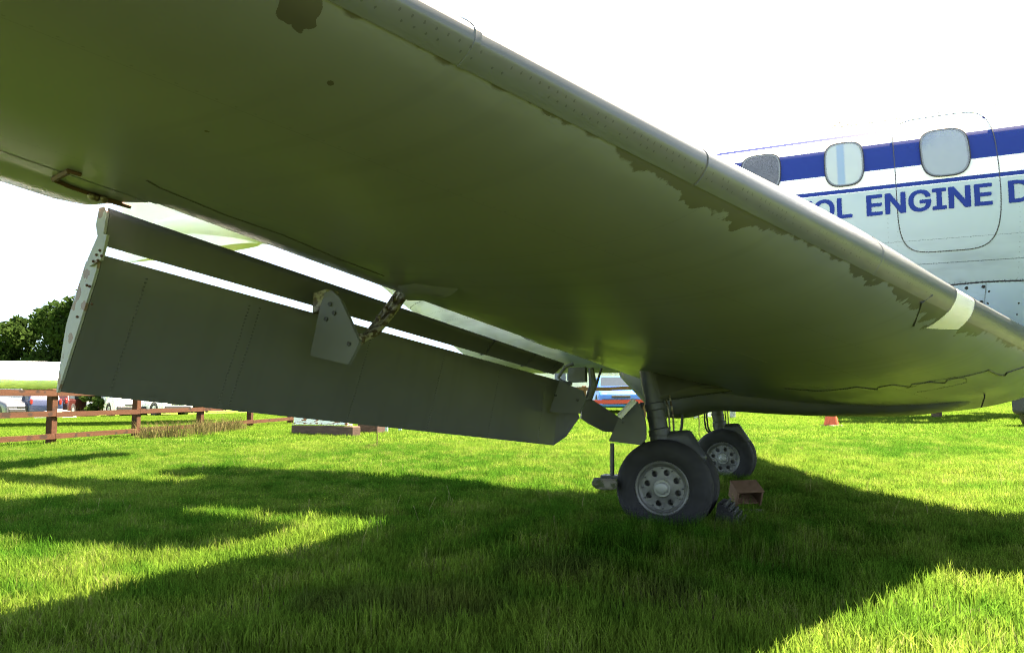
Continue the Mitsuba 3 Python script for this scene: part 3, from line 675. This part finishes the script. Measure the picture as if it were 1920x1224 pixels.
def rib(i):
    s = i/11.; x0, z0 = .335+(.46-.335)*s, .19+(.06-.19)*s
    return tube([[x0+.006, w0+.01, z0+.006], [x0+.006, w1-.01, z0+.006]], .009, 6)
for i in range(6): obj(k+'__rib', rib(i*2), 'mat_ribbed', 40)
tag(k, 'black wedge chock with ribbed face jammed against the front of the near wheel', 'wheel chock')
k = thing('wooden_box')
def bx(c, s, rz): return box(c, s, rz, .004).apply_transform(trimesh.transformations.rotation_matrix(math.radians(26), RH, C0))
C0 = np.array((0.366, -0.476, 0.150)); rz = math.radians(28)
cr, sr = math.cos(rz), math.sin(rz)
def loc(dx, dy, dz): return C0+np.array([dx*cr-dy*sr, dx*sr+dy*cr, dz])
obj(k+'__lid', bx(loc(0, 0, .065), (.20, .155, .016), rz), 'wood_box', 20)
obj(k+'__side', bx(loc(-.088, 0, -.0), (.016, .15, .112), rz), 'wood_box', 20)
obj(k+'__side', bx(loc(.088, 0, -.0), (.016, .15, .112), rz), 'wood_box', 20)
obj(k+'__back', bx(loc(0, .066, -.0), (.158, .014, .112), rz), 'wood_box', 20)
obj(k+'__base', bx(loc(0, 0, -.045), (.158, .11, .014), rz), 'wood_box', 20)
tag(k, 'small brown open-sided wooden box on the grass in front of the near wheel', 'wooden box')
k = thing('timber_batten'); obj(k, box((0.303, -0.530, 0.030), (.40, .05, .035), math.radians(10), .004), 'stone', 20)
tag(k, 'grey weathered batten lying in the grass in front of the chock', 'batten')

# ------------------------------------------------------------------ fences
def fence(name, posts, rails, pm, rm, ph, lbl, pw=.14):
    k = thing(name)
    for i, p in enumerate(posts):
        obj(k+'__post', box(p+[0, 0, ph/2-.1], (pw, pw, ph+.2), math.atan2(posts[-1][1]-posts[0][1], posts[-1][0]-posts[0][0]), .012), pm, 20)
    for (h, m_, t_) in rails:
        for i in range(len(posts)-1):
            a, b = posts[i].copy(), posts[i+1].copy(); d = (b-a); d[2] = 0; d /= np.linalg.norm(d); n = np.array([d[1], -d[0], 0])
            if n@(CAM-a) < 0: n = -n
            j = (rng.random(2)-.5)*.02
            a = a+[0, 0, h+j[0]]+n*(pw/2+.02)+d*.004; b = b+[0, 0, h+j[1]]+n*(pw/2+.02)-d*.004
            hz = np.array([0, 0, t_/2]); hn = n*.019
            obj(k+'__rail', loft([np.array([a-hz-hn, a-hz+hn, a+hz+hn, a+hz-hn]), np.array([b-hz-hn, b-hz+hn, b+hz+hn, b+hz-hn])]), m_, False)
    tag(k, lbl, 'fence'); return k
P1 = [fr(13.0+2.1*i, -9.1+.47*i) for i in range(-2, 7)]
fence('post_and_rail_fence', P1, [(1.02, 'fence_timber', .115), (.60, 'fence_timber', .105), (.17, 'fence_timber', .10)], 'fence_timber', 'fence_timber', 1.10, 'brown three-rail timber fence running back on the left in front of parked cars')
P2 = [fr(21., -1.5+1.9*i) for i in range(0, 4)]
fence('car_park_fence', P2, [(.98, 'rail_timber', .12), (.55, 'rail_red', .13)], 'rail_timber', 'rail_timber', 1.08, 'far fence with a brown top rail and red lower rail before the blue car')

# ------------------------------------------------------------------ cars
def rhull(pts, r): return hull([(p, r) for p in pts], 12)
def car(name, pos, yaw, paint, L=4.2, W=1.72, H=1.45, bonnet=.92, kind='hatch', label='', plate=None):
    k = thing(name)
    M = np.eye(4); c, s = math.cos(yaw), math.sin(yaw); M[:2, :2] = [[c, -s], [s, c]]; M[:3, 3] = pos
    def put(part, m, mt, sm=30):
        m = m.copy(); m.apply_transform(M); return obj(k+'__'+part, m, mt, sm)
    w, l = W/2, L/2
    belt = bonnet+.02
    fz = .78 if kind != 'van' else 1.0
    lower = rhull([(sx*(l-.10), sy*(w-.12), z) for sx in (-1, 1) for sy in (-1, 1) for z in (.32, .62)]+[(l-.22, sy*(w-.14), fz-.06) for sy in (-1, 1)]+[(l-1.15, sy*(w-.12), belt-.08) for sy in (-1, 1)]+[(-l+.18, sy*(w-.12), belt-.06) for sy in (-1, 1)], .10)
    put('body', lower, paint)
    xr = -l+.22 if kind in ('hatch', 'suv', 'van') else -l+.75
    xf = l-1.10 if kind != 'van' else l-.75
    roof = rhull([(xf, sy*(w-.14), belt-.06) for sy in (-1, 1)]+[(xr, sy*(w-.14), belt-.06) for sy in (-1, 1)]+[(xf-.62, sy*(w-.26), H-.07) for sy in (-1, 1)]+[(xr+.28, sy*(w-.26), H-.07) for sy in (-1, 1)], .07)
    put('cabin', roof, paint)
    nb = np.array([.62, 0, H-belt]); 
    def quad(p, n, th=.012):
        return prism(np.array(p), n, th)
    zb, zt = belt+.05, H-.11
    def xw(z): return xf-.62*(z-belt+.06)/(H-.01-belt)
    o = .068
    def yw(z): return (w-.14)-(.12)*(z-belt+.06)/(H-belt-.01)
    nw = np.array([H-.01-belt, 0, .62]); nw /= np.linalg.norm(nw)
    ws = [np.array([xw(z), sy*(yw(z)-.04), z])+nw*o for z, sy in ((zb, -1), (zb, 1), (zt, 1), (zt, -1))]
    put('windscreen', quad(ws, nw), 'glass_dark')
    for sy in (-1, 1):
        ns = np.array([0, sy*(H-belt), .12]); ns /= np.linalg.norm(ns)
        sw = [np.array([x, sy*yw(z), z])+ns*o for x, z in ((xw(zb)-.12, zb), (xr+.12, zb), (xr+.34, zt), (xw(zt)-.10, zt))]
        put('side_window', quad(sw, ns), 'glass_dark')
        put('mirror', rhull([(xf-.05, sy*(w+.06), belt+.10), (xf-.05, sy*(w-.02), belt+.08)], .07), paint)
        put('headlight', rhull([(l-.10, sy*(w-.22), fz-.10), (l-.14, sy*(w-.42), fz-.11)], .075), 'lamp_clear')
        put('tail_light', rhull([(-l+.03, sy*(w-.16), .78), (-l+.03, sy*(w-.16), .95)], .07), 'lamp_red')
        for sx in (-1, 1):
            kk = put('wheel', revolve([(.0, -.1), (.18, -.1), (.215, -.08), (.215, .08), (.0, .08)], 'y', (sx*(l-.78), sy*(w-.12), .32), 24) if sy < 0 else revolve([(.0, -.08), (.215, -.08), (.215, .08), (.18, .1), (.0, .1)], 'y', (sx*(l-.78), sy*(w-.12), .32), 24), 'hub_alloy')
            obj(kk+'__tyre', revolve([(.20, -.10), (.30, -.11), (.325, -.07), (.325, .07), (.30, .11), (.20, .10)], 'y', (sx*(l-.78), sy*(w-.12), .32), 24, True).apply_transform(M), 'tyre_rubber', 40)
            put('wheel_arch', revolve([(.32, -.115), (.39, -.115), (.39, .115), (.32, .115)], 'y', (sx*(l-.78), sy*(w-.12), .32), 24, True), 'black_plastic')
    put('bumper', box((l-.02, 0, .42), (.10, W-.30, .20), 0, .03), 'black_plastic')
    put('grille', box((l+.005, 0, .60), (.03, .7, .10), 0, .01), 'black_plastic')
    if plate:
        put('number_plate', box((l+.045, 0, .44), (.012, .52, .11)), 'plate_white')
        tx = meshkit.text_mesh(plate, .075, .004, True); v = tx.vertices; v = v-[v[:, 0].mean(), 0, 0]; 
        tx.vertices = np.stack([l+.052+v[:, 2], v[:, 0], .405+v[:, 1]], 1); put('plate_text', tx, 'black_plastic', False)
    tag(k, label, 'car'); return k
face_cam = lambda p: math.atan2(CAM[1]-p[1], CAM[0]-p[0])
p = gp(1152, 26.5); car('parked_car', p, face_cam(p)+.12, 'car_blue', 4.1, 1.72, 1.48, label='bright blue car facing us behind the red rail, seen between flap and near wheel', plate='REW')
p = gp(4, 37.); car('parked_car', p, math.atan2(RH[1], RH[0])-.45, 'car_silver', 4.5, 1.85, 1.70, 1.02, 'suv', label='silver grey off-road car at the left edge behind the fence')
p = gp(67, 38.); car('parked_car', p, face_cam(p)+math.pi+.25, 'car_navy', 4.0, 1.70, 1.40, label='dark blue car parked beside the silver off-road car')
p = gp(122, 40.); car('parked_car', p, face_cam(p)+math.pi-.3, 'car_red', 4.2, 1.75, 1.40, label='dark red car with a red tail lamp right of the first full fence post')
p = gp(221, 36.); car('parked_van', p, face_cam(p)+.3, 'car_white', 4.6, 1.80, 1.9, 1.15, 'van', label='small white van half hidden by the flap behind the fence')
labels['parked_van']['category'] = 'van'
p = gp(293, 36.); car('parked_car', p, face_cam(p)+.5, 'car_white', 4.3, 1.74, 1.35, label='white car just below the flap edge right of the van')
p = gp(2062, 15.); car('parked_car', p, math.atan2(RH[1], RH[0])+.5, 'black_plastic', 4.2, 1.75, 1.45, label='black car cut off by the right edge of the picture')

# ------------------------------------------------------------------ far wing, bungalow, odds and ends
k = thing('far_airplane')
F0 = 24.
def fw(R_, F_, z): q = CAM+FH*F_+RH*R_; return np.array([q[0], q[1], z])
rings = []
for s in np.linspace(0, 1, 8):
    R_ = -25+14.5*s; zo = -.10*s; q = 1-.12*s
    pf = [(2.3, 2.80), (1.6, 2.79), (.6, 2.60), (-.8, 2.20), (-1.9, 1.98), (-2.05, 1.92), (-2.0, 1.84), (-1.5, 1.62), (.0, 1.70), (1.6, 1.95), (2.5, 2.45)]
    rings.append(np.array([fw(R_, F0+a_*q, z_+zo) for a_, z_ in pf]))
obj(k+'__wing', loft(rings), 'tail_paint', 40)
obj(k+'__wing__seam', tube([fw(-19.5, F0-.6, 2.27), fw(-15.5, F0-.6, 2.245)], .015, 6), 'black_seal', 40)
obj(k+'__undercarriage_leg', cat(tube([fw(-21, F0, 1.9), fw(-21, F0, .6)], .12, 12), revolve([(0, -.15), (.4, -.15), (.4, .15), (0, .15)], 'x', fw(-21, F0, .7), 24)), 'gear_grey', 30)
tag(k, 'white wing of another parked aircraft over the cars at the left edge', 'airplane')

k = thing('bungalow')
Bc = fr(40., 4.8); bz = Bc[2]
def bl(F_, R_, z): return CAM*[1, 1, 0]+FH*F_+RH*R_+np.array([0, 0, z])
ang = math.atan2(RH[1], RH[0])
obj(k+'__wall', box(bl(42, 5.2, bz+1.2), (7.5, 6.0, 3.0), ang), 'white_wall', False)
rf = np.array([bl(38.4, .9, bz+2.65), bl(38.4, 9.5, bz+2.65), bl(45.6, 9.5, bz+2.65), bl(45.6, .9, bz+2.65)])
rt = np.array([bl(42, 1.2, bz+4.1), bl(42, 9.2, bz+4.1), bl(42.1, 9.2, bz+4.1), bl(42.1, 1.2, bz+4.1)])
obj(k+'__roof', loft([rf, rt]), 'roof_tile', False)
obj(k+'__gutter', box(bl(38.4, 5.2, bz+2.58), (8.7, .14, .14), ang), 'black_plastic', False)
wc = 3.05
kk = obj(k+'__window', box(bl(38.97, wc, bz+1.85), (1.15, .06, .85), ang), 'glass_dark', False)
for dx in (-.55, -.18, .18, .55): obj(kk+'__glazing_bar', box(bl(38.92, wc+dx, bz+1.85), (.06, .05, .9), ang), 'plate_white', False)
for dz in (-.42, .42): obj(kk+'__glazing_bar', box(bl(38.92, wc, bz+1.85+dz), (1.16, .045, .06), ang), 'plate_white', False)
tag(k, 'white walled bungalow with a small paned window behind the blue car', 'house')

k = thing('steel_channel')
q0, q1 = fr(15.5, (553-960)/1230*15.5), fr(14.3, (653-960)/1230*14.3)
d = (q1-q0); d[2] = 0; Lq = np.linalg.norm(d); az = math.atan2(d[1], d[0]); cq = (q0+q1)/2
obj(k+'__web', box(cq+[0, 0, .36], (Lq, .05, .20), az, .01), 'white_rusty', 20)
obj(k+'__flange', box(cq+[0, 0, .465]+FH*.08, (Lq, .20, .018), az), 'white_rusty', 20)
obj(k+'__flange', box(cq+[0, 0, .255]+FH*.08, (Lq, .20, .018), az), 'white_rusty', 20)
tag(k, 'rusty white painted steel channel resting on dark sleepers below the flap', 'steel beam')
k = thing('timber_sleeper')
obj(k, box(cq+[0, 0, .10]+RH*.12-FH*.05, (Lq+.25, .24, .25), az, .02), 'old_sleeper', 20)
tag(k, 'dark rotten sleeper lying under the white steel channel', 'timber sleeper')
k = thing('timber_sleeper'); p = gp(697, 15.2)
obj(k, box(p+[0, 0, .14], (.62, .3, .28), az+.1, .025), 'old_sleeper', 20)
tag(k, 'short dark log end with a pale cut face right of the white channel', 'timber log')
for px, D, lb in ((725, 15.5, 'left one of two short pale blue posts under the flap edge'), (751, 16.0, 'right one of two short pale blue posts under the flap edge')):
    k = thing('marker_post'); p = gp(px, D); obj(k, box(p+[0, 0, .15], (.075, .06, .40), ang, .008), 'pale_blue', 20); tag(k, lb, 'post')
k = thing('iron_stake'); p = gp(708, 11.0); obj(k, tube([p-[0, 0, .05], p+[0, 0, .35]], .008, 8), 'rust_dark', 40); tag(k, 'thin rusty stake rising from a dry tuft below the flap', 'stake')
for px, D, h, m_, lb, w_ in ((1305, 20., .9, 'concrete_grey', 'grey concrete post left of the far gear leg', .13), (1328, 20.5, .85, 'plate_white', 'white post standing close left of the far gear leg', .13), (1373, 20., .62, 'concrete_grey', 'grey concrete post just right of the far gear leg', .14)):
    k = thing('fence_post'); p = gp(px, D); obj(k, box(p+[0, 0, h/2-.05], (w_, w_, h), ang, .012), m_, 20); tag(k, lb, 'post')
k = thing('iron_stake'); p = gp(1309, 12.5); obj(k, tube([p-[0, 0, .05], p+[.01, 0, .30], p+[-.01, 0, .62]], .009, 8), 'rust_dark', 40); tag(k, 'thin dark iron stake in the grass between the two main wheels', 'stake')
k = thing('fence_wire'); obj(k, tube([gp(1300, 20.)+[0, 0, .34], gp(1330, 20.4)+[0, 0, .30], gp(1373, 20.)+[0, 0, .24], gp(1500, 20)+[0, 0, .10]], .012, 6), 'wire', 40); tag(k, 'sagging wire strung between the posts beyond the far wheels', 'wire')
k = thing('navy_shape'); p = gp(1289, 18.)  # dark blue shape of unclear kind, built as hanging cloth
rings = []
for s in np.linspace(0, 1, 9):
    n = 16; t = np.arange(n)*2*np.pi/n; r = (.055+.055*math.sin(math.pi*min(1, s*.8+.15)))*(1-.55*(s < .05))
    r_ = r*(1+.22*np.sin(4*t+s*3)); c = p+[0, 0, .18+.85*s]
    rings.append(np.stack([c[0]+r_*np.cos(t)*1.1, c[1]+r_*np.sin(t), np.full(n, c[2])], 1))
obj(k, loft(rings), 'navy_cloth', 60); tag(k, 'unclear navy blue shape, built as folded cloth, hanging beyond the fuselage between the wheels', 'fabric cover')
k = thing('marker_cone'); p = gp(1557, 15.5)
obj(k+'__cone', revolve([(0, .60), (.05, .60), (.06, .56), (.16, .06), (.16, .03), (0, .03)], 'z', p, 24), 'cone_orange', 30)
obj(k+'__base', box(p+[0, 0, .02], (.40, .40, .04), ang, .01), 'black_plastic', 20)
tag(k, 'orange traffic cone with a dark base standing beyond the belly of the jet', 'traffic cone')

# ------------------------------------------------------------------ trees, hedge, tufts
def leaves(centres, radii, n, size, flat=.8, up=.3):
    c = centres[rng.integers(0, len(centres), n)] if len(centres) > 1 else np.repeat(centres, n, 0)
    idx = rng.choice(len(centres), n, p=np.array(radii)**2.2/np.sum(np.array(radii)**2.2))
    c = np.array(centres)[idx]; r = np.array(radii)[idx]
    d = rng.normal(size=(n, 3)); d /= np.linalg.norm(d, axis=1, keepdims=True)
    p = c+d*(r*(rng.random(n)**.35))[:, None]*[1, 1, flat]
    a = rng.normal(size=(n, 3)); a /= np.linalg.norm(a, axis=1, keepdims=True); b = np.cross(a, d+rng.normal(size=(n, 3))*.6); b /= np.linalg.norm(b, axis=1, keepdims=True)+1e-9
    s = size*(.6+.8*rng.random(n))[:, None]
    v = np.stack([p-a*s, p+b*s*.55, p+a*s, p-b*s*.55], 1).reshape(-1, 3)
    q = np.arange(n)[:, None]*4
    f = np.vstack([q+[0, 1, 2], q+[0, 2, 3]])
    return trimesh.Trimesh(v, f, process=False)
def tree(name, base, height, rad, n, leaf, size, lbl, trunk=.28, low=.25, category='tree', squash=1.):
    k = thing(name)
    tr = [tube([base-[0, 0, .3], base+[.05, 0, height*.25], base+[.1, .1, height*.55]], [trunk, trunk*.75, trunk*.35], 10)]
    cs, rs = [], []
    for i in range(40):
        t_ = rng.random()*2*np.pi; h = low+(1-low)*rng.random(); rr = rad*math.sqrt(max(.05, 1-((h-.52)/.55)**2))*rng.random()**.5*.85
        c = base+np.array([rr*math.cos(t_), rr*math.sin(t_), height*h*.90])
        cs.append(c); rs.append(rad*(.15+.16*rng.random()))
        if i < 12: tr.append(tube([base+[.03, .03, height*(.2+.2*rng.random())], (base+c)/2+[0, 0, height*.12], c], [trunk*.35, trunk*.2, trunk*.06], 6))
    obj(k+'__trunk', cat(*tr), 'bark', 40)
    obj(k+'__crown', leaves(np.array(cs), rs, n, size, .8), leaf, False)
    tag(k, lbl, category); return k
tree('oak_tree', fr(44., -26.6), 8.8, 5.2, 32000, 'oak_leaf', .17, 'dark green oak standing behind the parked cars left of the flap', .35, .12)
tree('oak_tree', fr(47., -34.5), 7.4, 3.6, 12000, 'oak_leaf', .17, 'lower dark tree at the left edge beside the big oak', .3, .1)
tree('added_tree', fr(18.6, 12.0), 5.0, 2.1, 9000, 'oak_leaf', .11, 'assumed leafy tree mostly hidden behind the jet cabin, added to shade the grass beyond the belly', .14, .22)  # assumed trees, added to cast the shadow band beyond the belly
tree('added_tree', fr(19.2, 15.8), 5.2, 2.0, 8000, 'oak_leaf', .11, 'assumed leafy tree, added for its shadow, on the rising ground behind the nose of the jet at the right edge', .14, .25)
tree('yellow_tree', fr(60., -48.9), 9.0, 3.0, 9000, 'yellow_leaf', .20, 'yellowish tree at the far left edge behind the oak', .25, .15)
k = thing('hedge'); cs, rs = [], []
for i in range(70):
    q = fr(42+1.5*rng.random(), -40+.55*i); cs.append(q+[0, 0, .5+1.0*rng.random()]); rs.append(.8+.4*rng.random())
obj(k, leaves(np.array(cs), rs, 22000, .14, .9), 'hedge_leaf', False); tag(k, 'dark clipped hedge in the shade behind the parked cars', 'hedge')
k = thing('hedge'); cs, rs = [], []
for i in range(60):
    q = fr(33+3*rng.random(), 8+.6*i); cs.append(q+[0, 0, .3+.9*rng.random()]); rs.append(.7+.5*rng.random())
obj(k, leaves(np.array(cs), rs, 16000, .13, .9), 'hedge_leaf', False); tag(k, 'green hedge on the rising ground beyond the jet at the right', 'hedge')
tree('bush', fr(35., -22.3), 1.7, .75, 1800, 'hedge_leaf', .09, 'small dark bush between the red car and the white van', .05, .2, 'bush')
k = thing('hay_pile'); q = fr(34., -23.6); m = trimesh.creation.icosphere(3, 1.); v = m.vertices*(1+.25*(meshkit.fbm(m.vertices*2, 3)-.5)[:, None]); m.vertices = v*[1.1, .8, .45]+q
mat('straw', proc(lambda p, n, uv: mix((.62, .52, .34), (.75, .68, .52), fbm(p.x*9, p.y*9, p.z*9, 3))), .9, spec=.1)
obj(k, m, 'straw', 40); tag(k, 'pale heap of cut hay behind the fence left of the white van', 'hay heap')
def tuft(base, n, r, h, leaf_w=.006):
    v, f = [], []
    for i in range(n):
        a = rng.random()*2*np.pi; q = r*rng.random()**.6; b = base+[q*math.cos(a), q*math.sin(a), -.02]
        hh = h*(.5+.6*rng.random()); l = rng.normal(size=2)*.35*hh; w = leaf_w*(.7+.6*rng.random()); ww = np.array([math.cos(a+1.5), math.sin(a+1.5), 0])*w
        m1 = b+np.array([l[0]*.35, l[1]*.35, hh*.6]); m2 = b+np.array([l[0], l[1], hh])
        o = len(v); v += [b-ww, b+ww, m1-ww*.8, m1+ww*.8, m2]; f += [[o, o+1, o+3], [o, o+3, o+2], [o+2, o+3, o+4]]
    return trimesh.Trimesh(np.array(v), np.array(f), process=False)
k = thing('weed_clump')
obj(k, cat(*[tuft(fr(14.2+3.5*rng.random(), -7.7+1.0*(rng.random()-.3)), 60, .35, .42, .008) for i in range(16)]), 'dry_stalk', False)
tag(k, 'dry weeds and seed stalks grown up along the fence posts', 'weeds', kind='stuff')
k = thing('dry_tuft'); obj(k, tuft(gp(700, 10.8), 90, .18, .14), 'dry_stalk', False); tag(k, 'dry grass tuft round the foot of the thin stake', 'grass tuft')

# ------------------------------------------------------------------ grass: blade tiles, instanced over the lawn
def tile(n, size, h0, h1, w, lean=.55, seeds=0):
    p = rng.random((n, 2))*size-size/2; a = rng.random(n)*2*np.pi
    clump = meshkit.noise(np.stack([p[:, 0]*7, p[:, 1]*7, np.zeros(n)], 1), 5)
    h = (h0+(h1-h0)*rng.random(n))*(.65+.7*clump); ww = w*(.6+.8*rng.random(n))
    la = rng.random(n)*2*np.pi; l = h*lean*rng.random(n)
    b = np.stack([p[:, 0], p[:, 1], np.full(n, -.02)], 1)
    side = np.stack([np.cos(a), np.sin(a), np.zeros(n)], 1)*ww[:, None]
    ld = np.stack([np.cos(la), np.sin(la), np.zeros(n)], 1)*l[:, None]
    m = b+ld*.30; m[:, 2] = h*.58; t_ = b+ld; t_[:, 2] = h*(1-.25*(l/h)**2)
    v = np.stack([b-side, b+side, m-side*.85, m+side*.85, t_], 1).reshape(-1, 3); q = np.arange(n)[:, None]*5
    return trimesh.Trimesh(v, np.vstack([q+[0, 1, 3], q+[0, 3, 2], q+[2, 3, 4]]), process=False)
def stalks(n, size, h0, h1):
    v, f = [], []
    for i in range(n):
        b = np.array([*(rng.random(2)*size-size/2), -.02]); h = h0+(h1-h0)*rng.random(); l = rng.normal(size=2)*.22*h; a = rng.random()*6.28
        w = np.array([math.cos(a), math.sin(a), 0])*.0011
        m = b+[l[0]*.4, l[1]*.4, h*.6]; t_ = b+[l[0], l[1], h]; e = t_+np.array([l[0], l[1], .5*h])*.16
        o = len(v); v += [b-w, b+w, m-w, m+w, t_-w, t_+w, t_-w*3.2+(e-t_)*.4, t_+w*3.2+(e-t_)*.4, e]
        f += [[o, o+1, o+3], [o, o+3, o+2], [o+2, o+3, o+5], [o+2, o+5, o+4], [o+4, o+5, o+7], [o+4, o+7, o+6], [o+6, o+7, o+8]]
    return trimesh.Trimesh(np.array(v), np.array(f), process=False)
leafmat('seed_stalk', (.20, .17, .06), (.40, .36, .20), .6, 30.)
for i in range(2): scene['blades_stalk_%d' % i] = {'type': 'shapegroup', 's': ply(stalks(7, 1.1, .10, .20), 'seed_stalk')}
for i in range(4):
    scene['blades_near_%d' % i] = {'type': 'shapegroup', 's': ply(tile(8800, 1.15, .038, .088, .0019), 'grass_blade')}
    scene['blades_far_%d' % i] = {'type': 'shapegroup', 's': ply(tile(4600, 2.4, .04, .085, .0055), 'grass_blade')}
scene['blades_tall'] = {'type': 'shapegroup', 's': ply(tile(700, .7, .09, .20, .0022, .8), 'grass_blade')}
num = [0]
def lean(x, y):
    """Sets a tile on the slope of the ground, blades upright."""
    e = .6; m = np.eye(4); m[:3, 3] = x, y, float(terrain(x, y))
    m[2, 0] = float(terrain(x+e, y)-terrain(x-e, y))/(2*e); m[2, 1] = float(terrain(x, y+e)-terrain(x, y-e))/(2*e)
    return m
def put_tile(g, x, y, rot, sc=1., sz=1.):
    num[0] += 1
    scene['grass__%03d' % num[0]] = {'type': 'instance', 'g': {'type': 'ref', 'id': g},
        'to_world': T(lean(x, y)) @ T().rotate([0, 0, 1], float(rot)).scale([sc, sc, sz])}
tag('grass', 'long green and yellow lawn grass, sunlit around the dark wing shadow', 'grass', kind='stuff')
for F_ in np.arange(.9, 11.5, .85):
    hw_ = .80*F_+1.6
    for R_ in np.arange(-hw_, hw_, .85):
        q = CAM+FH*(F_+.25*(rng.random()-.5))+RH*(R_+.25*(rng.random()-.5))
        put_tile('blades_near_%d' % rng.integers(4), q[0], q[1], rng.random()*360, 1., .85+.35*rng.random())
for F_ in np.arange(12, 36, 1.9):
    hw_ = .80*F_+1.5
    for R_ in np.arange(-hw_, hw_, 1.9):
        q = CAM+FH*(F_+.5*(rng.random()-.5))+RH*(R_+.5*(rng.random()-.5))
        put_tile('blades_far_%d' % rng.integers(4), q[0], q[1], rng.random()*360, 1., .7+.4*rng.random())
for i in range(14):
    F_ = 3.0+9*rng.random()**1.3; q = CAM+FH*F_+RH*F_*.8*(2*rng.random()-1); put_tile('blades_stalk_%d' % (i % 2), q[0], q[1], rng.random()*360)
for px, py, s in ((1250, 985, .8), (1180, 975, .8), (1330, 985, .7), (1110, 930, .7), (1370, 885, .8), (1400, 890, .7), (1450, 960, .7), (1010, 1010, .6), (1230, 1005, .8), (450, 960, .6), (560, 1000, .6), (1500, 1040, .6)):
    pass
for x_, y_ in ((-.3, -1.95), (.05, -2.0), (.4, -1.95), (.6, -1.6), (-.5, -1.5), (.1, .95), (-.3, 1.0), (.5, 1.0)):
    put_tile('blades_near_%d' % rng.integers(4), x_, y_, rng.random()*360, .55, 1.75)
for q in ((-0.023, -1.375, 0.000), (-0.255, -1.266, 0.000), (0.191, -1.059, 0.000), (-0.655, -0.809, 0.000), (0.003, 1.774, 0.000), (0.301, 1.366, -0.000), (-0.351, 1.916, 0.000), (0.539, -0.255, 0.000), (-0.653, -1.957, 0.000), (1.038, -0.983, 0.000), (-0.275, -2.529, 0.000), (-1.112, -2.344, 0.000)):
    put_tile('blades_tall', q[0], q[1], rng.random()*360, 1., .75)
